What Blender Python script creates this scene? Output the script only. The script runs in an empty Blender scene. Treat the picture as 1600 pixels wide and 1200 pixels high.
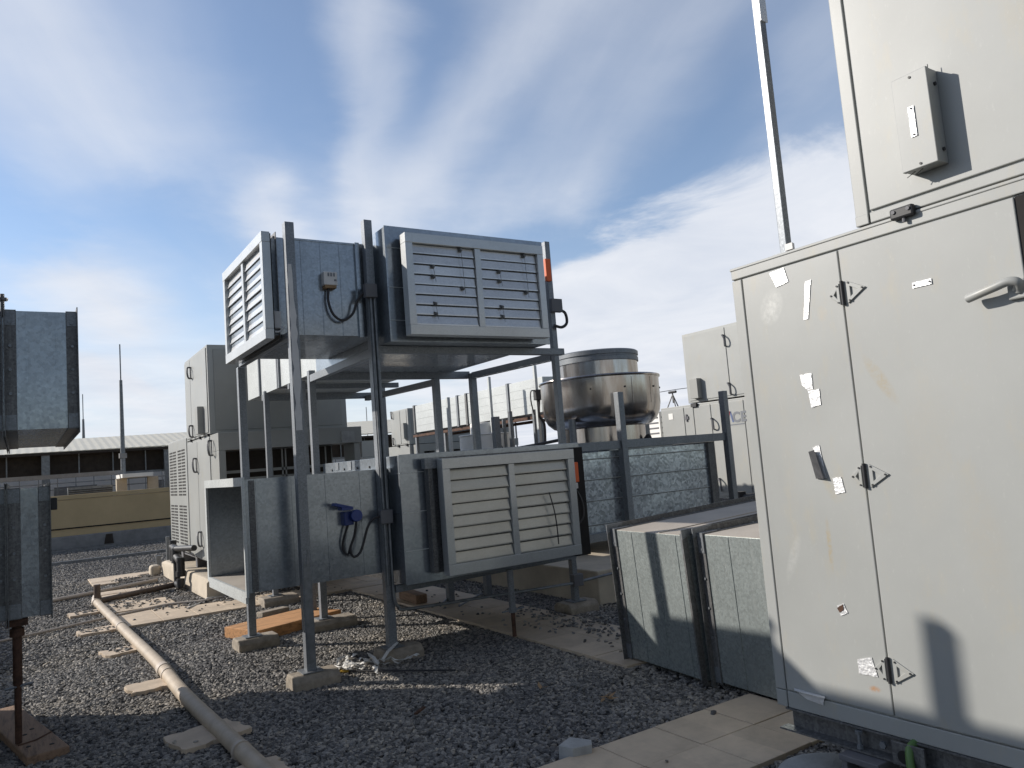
import bpy, bmesh, math, random
import numpy as np
from mathutils import Vector, Matrix, Euler
random.seed(7)
S = bpy.context.scene
COL = S.collection
R = math.radians

# ------------------------------------------------------------------ camera (solved from the building's vertical and wall directions)
FPX, YAW, PITCH, ROLL, EYE = 1191.5, 0.577088, 0.0972576, -0.0786621, 1.6
cy, sy, cp, sp = math.cos(YAW), math.sin(YAW), math.cos(PITCH), math.sin(PITCH)
Fv = Vector((sy*cp, cy*cp, sp)); R0 = Vector((cy, -sy, 0)); U0 = R0.cross(Fv)
Rv = math.cos(ROLL)*R0 + math.sin(ROLL)*U0; Uv = -math.sin(ROLL)*R0 + math.cos(ROLL)*U0
EYEP = Vector((0, 0, EYE))
def ray(px, py): return Rv*((px-800)/FPX) - Uv*((py-600)/FPX) + Fv
def gx(px, py, X): d = ray(px, py); return EYEP + d*(X/d.x)
def gy(px, py, Y): d = ray(px, py); return EYEP + d*(Y/d.y)
def gz(px, py, Z): d = ray(px, py); return EYEP + d*((Z-EYE)/d.z)
cam = bpy.data.cameras.new('camera'); co = bpy.data.objects.new('camera', cam); COL.objects.link(co)
m3 = Matrix((Rv, Uv, -Fv)).transposed()
co.matrix_world = Matrix.Translation(EYEP) @ m3.to_4x4()
cam.sensor_fit = 'HORIZONTAL'; cam.sensor_width = 36; cam.lens = FPX/1600*36
cam.clip_start = 0.05; cam.clip_end = 3000
S.camera = co

# ------------------------------------------------------------------ materials
def nt(name):
    m = bpy.data.materials.new(name); m.use_nodes = True
    t = m.node_tree; b = t.nodes['Principled BSDF']
    return m, t, b
def N(t, typ, **kw):
    n = t.nodes.new(typ)
    for k, v in kw.items():
        if k.startswith('_'): setattr(n, k[1:], v)
        else: n.inputs[k.replace('__', ' ')].default_value = v
    return n
def ramp(t, src, stops):
    r = t.nodes.new('ShaderNodeValToRGB'); e = r.color_ramp.elements
    while len(e) < len(stops): e.new(0.5)
    for i, (p, c) in enumerate(stops):
        e[i].position = p; e[i].color = (c, c, c, 1) if isinstance(c, (int, float)) else (*c, 1)
    t.links.new(src, r.inputs[0]); return r
def coords(t, scale=(1, 1, 1), rnd=True):
    tc = t.nodes.new('ShaderNodeTexCoord')
    mp = t.nodes.new('ShaderNodeMapping'); mp.inputs['Scale'].default_value = scale
    t.links.new(tc.outputs['Object'], mp.inputs['Vector'])
    if rnd:
        oi = t.nodes.new('ShaderNodeObjectInfo'); ml = N(t, 'ShaderNodeMath', _operation='MULTIPLY'); ml.inputs[1].default_value = 37
        t.links.new(oi.outputs['Random'], ml.inputs[0]); t.links.new(ml.outputs[0], mp.inputs['Location'])
    return mp.outputs['Vector']
def mixc(t, a, b, fac, mode='MIX'):
    x = t.nodes.new('ShaderNodeMix'); x.data_type = 'RGBA'; x.blend_type = mode
    for sock, v in ((6, a), (7, b), (0, fac)):
        if isinstance(v, bpy.types.NodeSocket): t.links.new(v, x.inputs[sock])
        else: x.inputs[sock].default_value = v if sock == 0 else (*v, 1)
    return x.outputs[2]
def bump(t, b, src, dist, strength=1.0, prev=None):
    n = N(t, 'ShaderNodeBump', Strength=strength, Distance=dist); t.links.new(src, n.inputs['Height'])
    if prev: t.links.new(prev.outputs[0], n.inputs['Normal'])
    t.links.new(n.outputs[0], b.inputs['Normal']); return n

def mat_plain(name, col, rough=0.6, var=0.25, scale=6, metal=0.0, bmp=0.0, bscale=80, spec=0.5):
    m, t, b = nt(name); v = coords(t)
    n = N(t, 'ShaderNodeTexNoise', Scale=scale, Detail=6, Roughness=0.65); t.links.new(v, n.inputs['Vector'])
    d = tuple(c*(1-var) for c in col); l = tuple(min(1, c*(1+var)) for c in col)
    r = ramp(t, n.outputs[0], [(0.3, d), (0.7, l)]); t.links.new(r.outputs[0], b.inputs['Base Color'])
    b.inputs['Roughness'].default_value = rough; b.inputs['Metallic'].default_value = metal
    b.inputs['Specular IOR Level'].default_value = spec
    if bmp:
        n2 = N(t, 'ShaderNodeTexNoise', Scale=bscale, Detail=4); t.links.new(v, n2.inputs['Vector']); bump(t, b, n2.outputs[0], bmp)
    return m

def mat_galv(name, lo, hi, rlo=0.28, rhi=0.5, spangle=45, oil=0.02, oilscale=1.3, metal=0.92, oxide=0.25, dull=0.45, tint=(1, 1, 1), dm=0.3, dgain=1.15):
    m, t, b = nt(name); v = coords(t)
    vo = N(t, 'ShaderNodeTexVoronoi', Scale=spangle); t.links.new(v, vo.inputs['Vector'])
    sep = t.nodes.new('ShaderNodeSeparateColor'); t.links.new(vo.outputs['Color'], sep.inputs[0])
    n = N(t, 'ShaderNodeTexNoise', Scale=2.2, Detail=5, Roughness=0.6); t.links.new(v, n.inputs['Vector'])
    c1 = ramp(t, sep.outputs[0], [(0.0, lo), (1.0, hi)])
    c2 = ramp(t, n.outputs[0], [(0.35, 0.84), (0.65, 1.0)])
    c = mixc(t, c1.outputs[0], c2.outputs[0], 0.8, 'MULTIPLY'); c = mixc(t, c, tint, 1.0, 'MULTIPLY')
    # streaky white oxide
    vs = coords(t, (9, 9, 0.7)); ns = N(t, 'ShaderNodeTexNoise', Scale=3, Detail=7, Roughness=0.7); t.links.new(vs, ns.inputs['Vector'])
    ox = ramp(t, ns.outputs[0], [(0.52, 0.0), (0.75, oxide)])
    c = mixc(t, c, (0.5, 0.5, 0.48), ox.outputs[0]); t.links.new(c, b.inputs['Base Color'])
    rr = ramp(t, sep.outputs[1], [(0.0, rlo), (1.0, rhi)]); t.links.new(rr.outputs[0], b.inputs['Roughness'])
    b.inputs['Metallic'].default_value = metal
    no = N(t, 'ShaderNodeTexNoise', Scale=oilscale, Detail=1.5); t.links.new(v, no.inputs['Vector'])
    b1 = bump(t, b, no.outputs[0], oil)
    # second, rougher lobe: the dull zinc bloom that flares in direct sun
    b2 = t.nodes.new('ShaderNodeBsdfPrincipled'); b2.inputs['Roughness'].default_value = 0.6; b2.inputs['Metallic'].default_value = dm
    c_ = mixc(t, c, (dgain, dgain, dgain), 1.0, 'MULTIPLY'); t.links.new(c_, b2.inputs['Base Color']); t.links.new(b1.outputs[0], b2.inputs['Normal'])
    mx = t.nodes.new('ShaderNodeMixShader'); mx.inputs[0].default_value = dull
    t.links.new(b.outputs[0], mx.inputs[1]); t.links.new(b2.outputs[0], mx.inputs[2]); t.links.new(mx.outputs[0], t.nodes['Material Output'].inputs[0])
    return m

M = {}
BLU = (0.91, 1.0, 1.09)
M['galv'] = mat_galv('galvanised_sheet', 0.36, 0.44, 0.14, 0.22, 50, 0.03, 1.1, 0.95, 0.05, 0.3, BLU)
M['galv_blue'] = mat_galv('galvanised_sheet_dull', 0.32, 0.41, 0.16, 0.27, 60, 0.026, 1.0, 0.95, 0.05, 0.3, BLU)
M['galv_bright'] = mat_galv('galvanised_sheet_fresh', 0.5, 0.6, 0.26, 0.38, 90, 0.008, 2.0, 0.6, 0.2, 0.75, (0.96, 1.0, 0.99), 0.1, 1.1)
M['galv_side'] = mat_galv('galvanised_sheet_brushed', 0.27, 0.36, 0.22, 0.34, 70, 0.01, 2.0, 0.85, 0.2, 0.6, (0.9, 1.0, 0.98), 0.2, 1.1)
M['spangle'] = mat_galv('galvanised_large_spangle', 0.34, 0.72, 0.17, 0.25, 34, 0.03, 0.9, 0.95, 0.0, 0.25, BLU)
M['steel'] = mat_galv('galvanised_steel_tube', 0.18, 0.25, 0.28, 0.38, 120, 0.002, 4, 0.9, 0.10, 0.7, (0.94, 1, 1.07), 0.4, 1.2)
M['angle'] = mat_galv('weathered_angle_steel', 0.1, 0.17, 0.35, 0.5, 90, 0.004, 6, 0.7, 0.25, 0.6)
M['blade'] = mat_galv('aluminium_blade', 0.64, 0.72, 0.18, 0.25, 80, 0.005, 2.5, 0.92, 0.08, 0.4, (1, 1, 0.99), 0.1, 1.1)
M['blade_low'] = mat_galv('warm_bounce_aluminium_blade', 0.47, 0.5, 0.2, 0.25, 80, 0.005, 2.5, 0.9, 0.06, 0.5, (1, 0.98, 0.9), 0.1, 1.1)  # warm light bounced off the air handler is tinted into the lower blades
M['frame'] = mat_galv('galvanised_frame', 0.53, 0.58, 0.23, 0.27, 110, 0.004, 3, 0.92, 0.2, 0.5, (0.98, 1, 1.0), 0.3, 1.05)
M['dust'] = mat_plain('dusty_sheet_top', (0.42, 0.375, 0.32), 0.7, 0.12, 2.5)
M['conduit'] = mat_plain('conduit_steel', (0.2, 0.21, 0.22), 0.45, 0.3, 12, 0.6)
M['cream'] = None
def mat_cream(name='cream_enamel', stains=()):
    m, t, b = nt(name); v = coords(t)
    n = N(t, 'ShaderNodeTexNoise', Scale=1.1, Detail=6, Roughness=0.6); t.links.new(v, n.inputs['Vector'])
    r = ramp(t, n.outputs[0], [(0.3, (0.318, 0.324, 0.31)), (0.7, (0.372, 0.378, 0.362))])
    vs = coords(t, (3.2, 3.2, 1.1)); n2 = N(t, 'ShaderNodeTexNoise', Scale=2.3, Detail=8, Roughness=0.75); t.links.new(vs, n2.inputs['Vector'])
    f = ramp(t, n2.outputs[0], [(0.54, 0.0), (0.8, 0.5)])
    c = mixc(t, r.outputs[0], (0.43, 0.37, 0.25), f.outputs[0])
    v3 = coords(t, (14, 14, 5)); n3 = N(t, 'ShaderNodeTexNoise', Scale=4, Detail=9, Roughness=0.8); t.links.new(v3, n3.inputs['Vector'])
    f3 = ramp(t, n3.outputs[0], [(0.58, 0.0), (0.74, 0.5)])
    c = mixc(t, c, (0.49, 0.49, 0.465), f3.outputs[0])
    if stains:                                   # scuffs, runs and rust marks with a place and shape of their own on the panels
        ge = t.nodes.new('ShaderNodeNewGeometry'); nn = N(t, 'ShaderNodeTexNoise', Scale=38, Detail=6, Roughness=0.75); t.links.new(ge.outputs['Position'], nn.inputs['Vector'])
        nr = ramp(t, nn.outputs[0], [(0.38, 0.15), (0.62, 1.0)])
        for (y, z, sy, sz, sh, col, amt) in stains:
            sp3 = t.nodes.new('ShaderNodeSeparateXYZ'); t.links.new(ge.outputs['Position'], sp3.inputs[0])
            def mm(op, u, v_):
                q = t.nodes.new('ShaderNodeMath'); q.operation = op
                for i, k in enumerate((u, v_)):
                    if isinstance(k, bpy.types.NodeSocket): t.links.new(k, q.inputs[i])
                    else: q.inputs[i].default_value = k
                return q.outputs[0]
            dz = mm('SUBTRACT', sp3.outputs[2], z); dy = mm('ADD', mm('SUBTRACT', sp3.outputs[1], y), mm('MULTIPLY', dz, sh))
            rr_ = mm('ADD', mm('POWER', mm('ABSOLUTE', mm('DIVIDE', dy, sy), 0), 2), mm('POWER', mm('ABSOLUTE', mm('DIVIDE', dz, sz), 0), 2))
            fr_ = ramp(t, rr_, [(0.0, amt), (1.0, 0.0)]); k_ = mm('MULTIPLY', fr_.outputs[0], nr.outputs[0]); c = mixc(t, c, col, k_)
    t.links.new(c, b.inputs['Base Color'])
    b.inputs['Roughness'].default_value = 0.42
    no = N(t, 'ShaderNodeTexNoise', Scale=2.2, Detail=1); t.links.new(v, no.inputs['Vector']); bump(t, b, no.outputs[0], 0.004)
    return m
M['cream'] = mat_cream()
def sy_(px, py): p = gx(px, py, 2.992); return p.y, p.z
M['cream_near'] = mat_cream('cream_enamel_worn', [(*sy_(1376, 592), .035, .12, -.55, (0.36, 0.28, 0.15), 0.6), (*sy_(1296, 850), .014, .13, 0, (0.38, 0.28, 0.12), 0.7), (*sy_(1296, 760), .03, .08, -.3, (0.38, 0.32, 0.2), 0.4),
    (*sy_(1205, 480), .07, .09, .2, (0.56, 0.56, 0.53), 0.8), (*sy_(1367, 1077), .03, .016, .3, (0.4, 0.18, 0.05), 0.9), (*sy_(1240, 870), .03, .12, .4, (0.5, 0.5, 0.475), 0.5), (*sy_(1285, 490), .03, .04, 0, (0.42, 0.36, 0.27), 0.5),
    (*sy_(1450, 700), .10, .35, .1, (0.38, 0.36, 0.31), 0.4), (*sy_(1230, 700), .04, .5, 0, (0.38, 0.36, 0.31), 0.35), (*sy_(1540, 850), .09, .3, -.1, (0.38, 0.35, 0.29), 0.4)])
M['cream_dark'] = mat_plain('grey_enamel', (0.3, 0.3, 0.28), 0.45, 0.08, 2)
def mat_stainless():
    m, t, b = nt('brushed_stainless')
    tc = t.nodes.new('ShaderNodeTexCoord'); sx = t.nodes.new('ShaderNodeSeparateXYZ'); t.links.new(tc.outputs['Object'], sx.inputs[0])
    at = N(t, 'ShaderNodeMath', _operation='ARCTAN2'); t.links.new(sx.outputs[1], at.inputs[0]); t.links.new(sx.outputs[0], at.inputs[1])
    cx = t.nodes.new('ShaderNodeCombineXYZ'); t.links.new(at.outputs[0], cx.inputs[0])
    mz = N(t, 'ShaderNodeMath', _operation='MULTIPLY'); mz.inputs[1].default_value = 0.25; t.links.new(sx.outputs[2], mz.inputs[0]); t.links.new(mz.outputs[0], cx.inputs[1])
    n = N(t, 'ShaderNodeTexNoise', Scale=7, Detail=6, Roughness=0.7); t.links.new(cx.outputs[0], n.inputs['Vector'])
    r = ramp(t, n.outputs[0], [(0.32, (0.40, 0.34, 0.295)), (0.62, (0.56, 0.53, 0.51))]); t.links.new(r.outputs[0], b.inputs['Base Color'])
    b.inputs['Metallic'].default_value = 1; b.inputs['Roughness'].default_value = 0.2
    n2 = N(t, 'ShaderNodeTexNoise', Scale=2.2, Detail=2); t.links.new(cx.outputs[0], n2.inputs['Vector']); bump(t, b, n2.outputs[0], 0.012)
    return m
M['stainless'] = mat_stainless()
def mat_tile(name, col):
    m, t, b = nt(name); tc = t.nodes.new('ShaderNodeTexCoord')
    sn = t.nodes.new('ShaderNodeVectorMath'); sn.operation = 'SNAP'; sn.inputs[1].default_value = (0.406, 0.405, 5); t.links.new(tc.outputs['Object'], sn.inputs[0])
    wn = t.nodes.new('ShaderNodeTexWhiteNoise'); t.links.new(sn.outputs[0], wn.inputs[0])
    n = N(t, 'ShaderNodeTexNoise', Scale=4, Detail=8, Roughness=0.7); t.links.new(tc.outputs['Object'], n.inputs['Vector'])
    r_ = ramp(t, n.outputs[0], [(0.3, tuple(c*.78 for c in col)), (0.55, col), (0.75, tuple(min(1, c*1.12) for c in col))])
    w_ = ramp(t, wn.outputs[0], [(0, 0.86), (1, 1.08)]); c = mixc(t, r_.outputs[0], w_.outputs[0], 1.0, 'MULTIPLY')
    n2 = N(t, 'ShaderNodeTexNoise', Scale=1.6, Detail=6, Roughness=0.7); t.links.new(tc.outputs['Object'], n2.inputs['Vector'])
    s_ = ramp(t, n2.outputs[0], [(0.56, 0.0), (0.72, 0.45)]); c = mixc(t, c, (0.27, 0.225, 0.175), s_.outputs[0])
    t.links.new(c, b.inputs['Base Color']); b.inputs['Roughness'].default_value = 0.75
    n3 = N(t, 'ShaderNodeTexNoise', Scale=160, Detail=3); t.links.new(tc.outputs['Object'], n3.inputs['Vector']); bump(t, b, n3.outputs[0], 0.0012)
    return m
M['tile'] = mat_tile('sandy_paving', (0.58, 0.465, 0.34))
M['tile_b'] = mat_tile('sandy_paving_worn', (0.56, 0.45, 0.335))
M['joint'] = mat_plain('dark_joint', (0.1, 0.085, 0.07), 0.9)
M['block'] = mat_plain('rough_concrete', (0.3, 0.255, 0.2), 0.9, 0.3, 14, 0, 0.004, 60)
M['plinth'] = mat_plain('cream_concrete', (0.5, 0.43, 0.335), 0.85, 0.16, 3, 0, 0.002, 50)
M['greyconc'] = mat_plain('grey_concrete', (0.36, 0.36, 0.35), 0.9, 0.2, 8, 0, 0.003, 60)
M['pvc'] = mat_plain('sun_baked_pvc', (0.42, 0.345, 0.26), 0.6, 0.2, 5)
M['pvc_joint'] = mat_plain('pale_pvc_joint', (0.5, 0.43, 0.36), 0.6, 0.15, 5)
M['brownpipe'] = mat_plain('brown_drain_pipe', (0.12, 0.085, 0.065), 0.55, 0.3, 6)
M['black'] = mat_plain('black_plastic', (0.02, 0.02, 0.022), 0.5, 0.3)
M['cable'] = mat_plain('dark_flex', (0.03, 0.028, 0.03), 0.5, 0.3)
M['boxgrey'] = mat_plain('grey_plastic', (0.13, 0.13, 0.14), 0.6, 0.1)
M['white'] = mat_plain('white_plastic', (0.62, 0.6, 0.58), 0.45, 0.1)
M['white_paint'] = mat_plain('white_paint', (0.8, 0.78, 0.74), 0.6, 0.08, 2)
M['blue'] = mat_plain('blue_plastic', (0.015, 0.04, 0.19), 0.4, 0.2)
M['orange'] = mat_plain('orange_plastic', (0.75, 0.13, 0.03), 0.5, 0.15)
def mat_wood(name, col, scale):
    m, t, b = nt(name); v = coords(t, scale)
    n = N(t, 'ShaderNodeTexNoise', Scale=3, Detail=8, Roughness=0.7, Distortion=0.4); t.links.new(v, n.inputs['Vector'])
    r_ = ramp(t, n.outputs[0], [(0.3, tuple(c*.45 for c in col)), (0.5, col), (0.72, tuple(c*1.25 for c in col))]); t.links.new(r_.outputs[0], b.inputs['Base Color'])
    b.inputs['Roughness'].default_value = 0.85; bump(t, b, n.outputs[0], 0.006); return m
M['wood_o'] = mat_wood('orange_timber', (0.47, 0.24, 0.10), (1.2, 12, 12))
M['wood'] = mat_wood('old_timber', (0.26, 0.165, 0.105), (12, 1.2, 12))
M['rust'] = mat_plain('rusty_steel', (0.09, 0.045, 0.028), 0.8, 0.5, 20, 0.2, 0.002, 80)
M['yellow'] = mat_plain('yellow_render', (0.56, 0.42, 0.235), 0.9, 0.1, 1.2, 0, 0.001, 30)
M['kerb'] = mat_plain('grey_kerb', (0.26, 0.255, 0.25), 0.9, 0.2, 4)
M['dark'] = mat_plain('dark_void', (0.018, 0.016, 0.015), 0.9, 0.3)
M['shade'] = mat_plain('brown_screen_shade', (0.045, 0.035, 0.028), 0.9, 0.3)
M['roof'] = mat_plain('cream_roof_sheet', (0.74, 0.69, 0.56), 0.5, 0.06)
M['green'] = mat_plain('green_hose', (0.09, 0.17, 0.05), 0.5, 0.3)
M['yellowp'] = mat_plain('yellow_plastic', (0.55, 0.33, 0.03), 0.5, 0.3)
M['film'] = mat_plain('white_film', (0.68, 0.66, 0.62), 0.4, 0.15)
M['leaf'] = mat_plain('dry_leaf', (0.3, 0.19, 0.1), 0.8, 0.3)
M['logo_red'] = mat_plain('red_letter', (0.5, 0.05, 0.04), 0.5, 0.05)
M['logo_blue'] = mat_plain('blue_letter', (0.08, 0.12, 0.26), 0.5, 0.05)
M['logo_grey'] = mat_plain('grey_letter', (0.16, 0.17, 0.19), 0.5, 0.05)
def mat_foil():
    m, t, b = nt('wrinkled_foil'); v = coords(t)
    b.inputs['Metallic'].default_value = 0.55; b.inputs['Base Color'].default_value = (0.72, 0.72, 0.72, 1); b.inputs['Roughness'].default_value = 0.5
    n = N(t, 'ShaderNodeTexNoise', Scale=90, Detail=3); t.links.new(v, n.inputs['Vector'])
    vo = N(t, 'ShaderNodeTexVoronoi', Scale=55); t.links.new(v, vo.inputs['Vector'])
    b1 = bump(t, b, n.outputs[0], 0.003); bump(t, b, vo.outputs['Distance'], 0.002, 0.6, b1)
    return m
M['foil'] = mat_foil()
M['foil_dark'] = mat_plain('foil_back', (0.3, 0.3, 0.31), 0.3, 0.2, 30, 0.9)
def mat_ground():
    m, t, b = nt('gravel_bed'); tc = t.nodes.new('ShaderNodeTexCoord')
    vo = N(t, 'ShaderNodeTexVoronoi', Scale=26); t.links.new(tc.outputs['Object'], vo.inputs['Vector'])
    sep = t.nodes.new('ShaderNodeSeparateColor'); t.links.new(vo.outputs['Color'], sep.inputs[0])
    r = ramp(t, sep.outputs[0], [(0, (0.028, 0.028, 0.03)), (0.8, (0.1, 0.098, 0.097)), (1, (0.18, 0.165, 0.15))])
    d = ramp(t, vo.outputs['Distance'], [(0.25, 1.0), (0.6, 0.25)])
    c = mixc(t, r.outputs[0], d.outputs[0], 0.8, 'MULTIPLY')
    n = N(t, 'ShaderNodeTexNoise', Scale=0.6, Detail=4); t.links.new(tc.outputs['Object'], n.inputs['Vector'])
    l = ramp(t, n.outputs[0], [(0.35, 0.75), (0.65, 1.15)]); c = mixc(t, c, l.outputs[0], 1.0, 'MULTIPLY')
    t.links.new(c, b.inputs['Base Color']); b.inputs['Roughness'].default_value = 0.9
    inv = ramp(t, vo.outputs['Distance'], [(0.0, 1.0), (0.7, 0.0)]); bump(t, b, inv.outputs[0], 0.02)
    return m
M['ground'] = mat_ground()
def mat_stone():
    m, t, b = nt('crushed_stone'); oi = t.nodes.new('ShaderNodeObjectInfo')
    r = ramp(t, oi.outputs['Random'], [(0, (0.066, 0.063, 0.06)), (0.45, (0.168, 0.16, 0.15)), (0.8, (0.285, 0.265, 0.24)), (0.95, (0.33, 0.305, 0.27)), (1.0, (0.4, 0.35, 0.28))])
    ge = t.nodes.new('ShaderNodeNewGeometry'); n = N(t, 'ShaderNodeTexNoise', Scale=110, Detail=3); t.links.new(ge.outputs['Position'], n.inputs['Vector'])
    l = ramp(t, n.outputs[0], [(0.3, 0.75), (0.7, 1.2)]); c = mixc(t, r.outputs[0], l.outputs[0], 1.0, 'MULTIPLY')
    n2 = N(t, 'ShaderNodeTexNoise', Scale=0.9, Detail=5, Roughness=0.6); t.links.new(ge.outputs['Position'], n2.inputs['Vector'])
    d = ramp(t, n2.outputs[0], [(0.35, (0.82, 0.82, 0.84)), (0.5, (1, 1, 1)), (0.68, (1.3, 1.24, 1.14))]); c = mixc(t, c, d.outputs[0], 1.0, 'MULTIPLY')
    t.links.new(c, b.inputs['Base Color']); b.inputs['Roughness'].default_value = 0.75
    return m
M['stone'] = mat_stone()

# ------------------------------------------------------------------ mesh helpers
EACH = {'bolts': 'bolt', 'screws': 'screw', 'legs': 'leg', 'frame_bars': 'frame_bar', 'wires': 'wire', 'rivets': 'rivet', 'markings': 'marking_bar', 'latches': 'latch', 'mounts': 'mount', 'columns': 'column', 'rails': 'rail', 'corner_pieces': 'corner_piece', 'seams': 'seam', 'nail_holes': 'nail_hole', 'linkages': 'linkage', 'windows': 'window', 'straps': 'strap', 'posts': 'post'}
WM = {}                                     # object -> world matrix used while building
def wm(o): return WM.get(o.name, Matrix.Identity(4)) if o else Matrix.Identity(4)
class MB:
    def __init__(s): s.v = []; s.f = []
    def add(s, vs, fs):
        k = len(s.v); s.v += [tuple(p) for p in vs]; s.f += [tuple(i+k for i in f) for f in fs]; return s
    def hexa(s, p): return s.add(p, [(0, 3, 2, 1), (4, 5, 6, 7), (0, 1, 5, 4), (1, 2, 6, 5), (2, 3, 7, 6), (3, 0, 4, 7)])
    def box(s, x0, x1, y0, y1, z0, z1):
        return s.hexa([(x0, y0, z0), (x1, y0, z0), (x1, y1, z0), (x0, y1, z0), (x0, y0, z1), (x1, y0, z1), (x1, y1, z1), (x0, y1, z1)])
    def obox(s, c, ax, ay, az):
        c, ax, ay, az = map(Vector, (c, ax, ay, az))
        return s.hexa([c+i*ax+j*ay+k*az for k in (-1, 1) for i, j in ((-1, -1), (1, -1), (1, 1), (-1, 1))])
    def beam(s, a, b, w, h=None, up=(0, 0, 1)):
        a, b = Vector(a), Vector(b); h = h or w; d = (b-a)
        sd = d.cross(Vector(up))
        if sd.length < 1e-6: sd = d.cross(Vector((0, 1, 0)))
        sd.normalize(); u = sd.cross(d).normalized()
        return s.obox((a+b)/2, d/2, sd*w/2, u*h/2)
    def prism(s, poly, off):
        n = len(poly); off = Vector(off); P = [Vector(p) for p in poly]
        return s.add(P+[p+off for p in P], [tuple(range(n))[::-1], tuple(range(n, 2*n))]+[(i, (i+1) % n, n+(i+1) % n, n+i) for i in range(n)])
    def ring(s, outer, inner, off):
        n = len(outer); off = Vector(off)
        O = [Vector(p) for p in outer]; I = [Vector(p) for p in inner]
        vs = O+I+[p+off for p in O]+[p+off for p in I]; fs = []
        for i in range(n):
            j = (i+1) % n
            fs += [(i, j, n+j, n+i), (2*n+i, 3*n+i, 3*n+j, 2*n+j), (i, 2*n+i, 2*n+j, j), (n+i, n+j, 3*n+j, 3*n+i)]
        return s.add(vs, fs)
    def tube(s, pts, r, n=10, cap=True):
        P = [Vector(p) for p in pts]; rr = r if isinstance(r, (list, tuple)) else [r]*len(P); k = len(s.v); nrm = None
        for i, p in enumerate(P):
            t = (P[min(i+1, len(P)-1)]-P[max(i-1, 0)]).normalized()
            if nrm is None:
                nrm = t.cross(Vector((0, 0, 1)))
                if nrm.length < 1e-4: nrm = t.cross(Vector((1, 0, 0)))
            nrm = (nrm - t*nrm.dot(t)).normalized(); bn = t.cross(nrm)
            for j in range(n):
                a = 2*math.pi*j/n; s.v.append(tuple(p+rr[i]*(math.cos(a)*nrm+math.sin(a)*bn)))
        for i in range(len(P)-1):
            for j in range(n):
                a, b = k+i*n+j, k+i*n+(j+1) % n; s.f.append((a, b, b+n, a+n))
        if cap: s.f += [tuple(range(k, k+n))[::-1], tuple(range(k+(len(P)-1)*n, k+len(P)*n))]
        return s
    def lathe(s, prof, cx, cy_, n=48):
        k = len(s.v)
        for r, z in prof:
            for j in range(n):
                a = 2*math.pi*j/n; s.v.append((cx+r*math.cos(a), cy_+r*math.sin(a), z))
        for i in range(len(prof)-1):
            for j in range(n):
                a, b = k+i*n+j, k+i*n+(j+1) % n; s.f.append((a, b, b+n, a+n))
        return s
    def islands(s):
        par = list(range(len(s.v)))
        def find(i):
            while par[i] != i: par[i] = par[par[i]]; i = par[i]
            return i
        for f in s.f:
            a = find(f[0])
            for b in f[1:]: par[find(b)] = a
        out = {}
        for f in s.f: out.setdefault(find(f[0]), []).append(f)
        for fs in out.values():
            ids = sorted({i for f in fs for i in f}); mp = {i: k for k, i in enumerate(ids)}
            m = MB(); m.v = [s.v[i] for i in ids]; m.f = [tuple(mp[i] for i in f) for f in fs]; yield m
    def build(s, name, mat, parent=None, bevel=0.0, smooth=0, origin=None, split=False):
        if split or name in EACH:                       # every separate piece becomes an object of its own
            return [m.build(EACH.get(name, name)+'', mat, parent, bevel, smooth, None, False) if EACH.get(name, name) not in EACH else None for m in s.islands()]
        inv = wm(parent).inverted() if parent else Matrix.Identity(4)
        if parent is None:
            if origin is None:
                xs, ys, zs = zip(*s.v); origin = ((min(xs)+max(xs))/2, (min(ys)+max(ys))/2, min(zs))
            inv = Matrix.Translation(-Vector(origin))
        me = bpy.data.meshes.new(name); me.from_pydata([tuple(inv @ Vector(p)) for p in s.v], [], s.f)
        bm = bmesh.new(); bm.from_mesh(me); bmesh.ops.recalc_face_normals(bm, faces=bm.faces); bm.to_mesh(me); bm.free()
        me.materials.append(M[mat] if isinstance(mat, str) else mat)
        if smooth:
            me.polygons.foreach_set('use_smooth', [True]*len(me.polygons)); me.set_sharp_from_angle(angle=R(smooth))
        o = bpy.data.objects.new(name, me); COL.objects.link(o)
        if parent: o.parent = parent; WM[o.name] = wm(parent)
        else: o.location = origin; WM[o.name] = Matrix.Translation(Vector(origin))
        if bevel:
            b = o.modifiers.new('bevel', 'BEVEL'); b.width = bevel; b.segments = 2; b.limit_method = 'ANGLE'
        return o
def tag(o, label=None, cat=None, group=None, kind=None):
    if label: o['label'] = label
    if cat: o['category'] = cat
    if group: o['group'] = group
    if kind: o['kind'] = kind
    return o
def thing(name, label, cat, loc, rot=(0, 0, 0), group=None):
    o = bpy.data.objects.new(name, None); COL.objects.link(o); o.empty_display_size = 0.2
    o.location = loc; o.rotation_euler = rot
    WM[o.name] = Matrix.Translation(Vector(loc)) @ Euler(rot).to_matrix().to_4x4()
    return tag(o, label, cat, group)
def arc(pts, n=8):                                                    # Catmull-Rom through points
    P = [Vector(p) for p in pts]; P = [2*P[0]-P[1]]+P+[2*P[-1]-P[-2]]; out = []
    for i in range(1, len(P)-2):
        for k in range(n):
            t = k/n; a, b, c, d = P[i-1:i+3]
            out.append(0.5*((2*b)+(c-a)*t+(2*a-5*b+4*c-d)*t*t+(3*b-a-3*c+d)*t**3))
    return out+[P[-2]]

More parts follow.
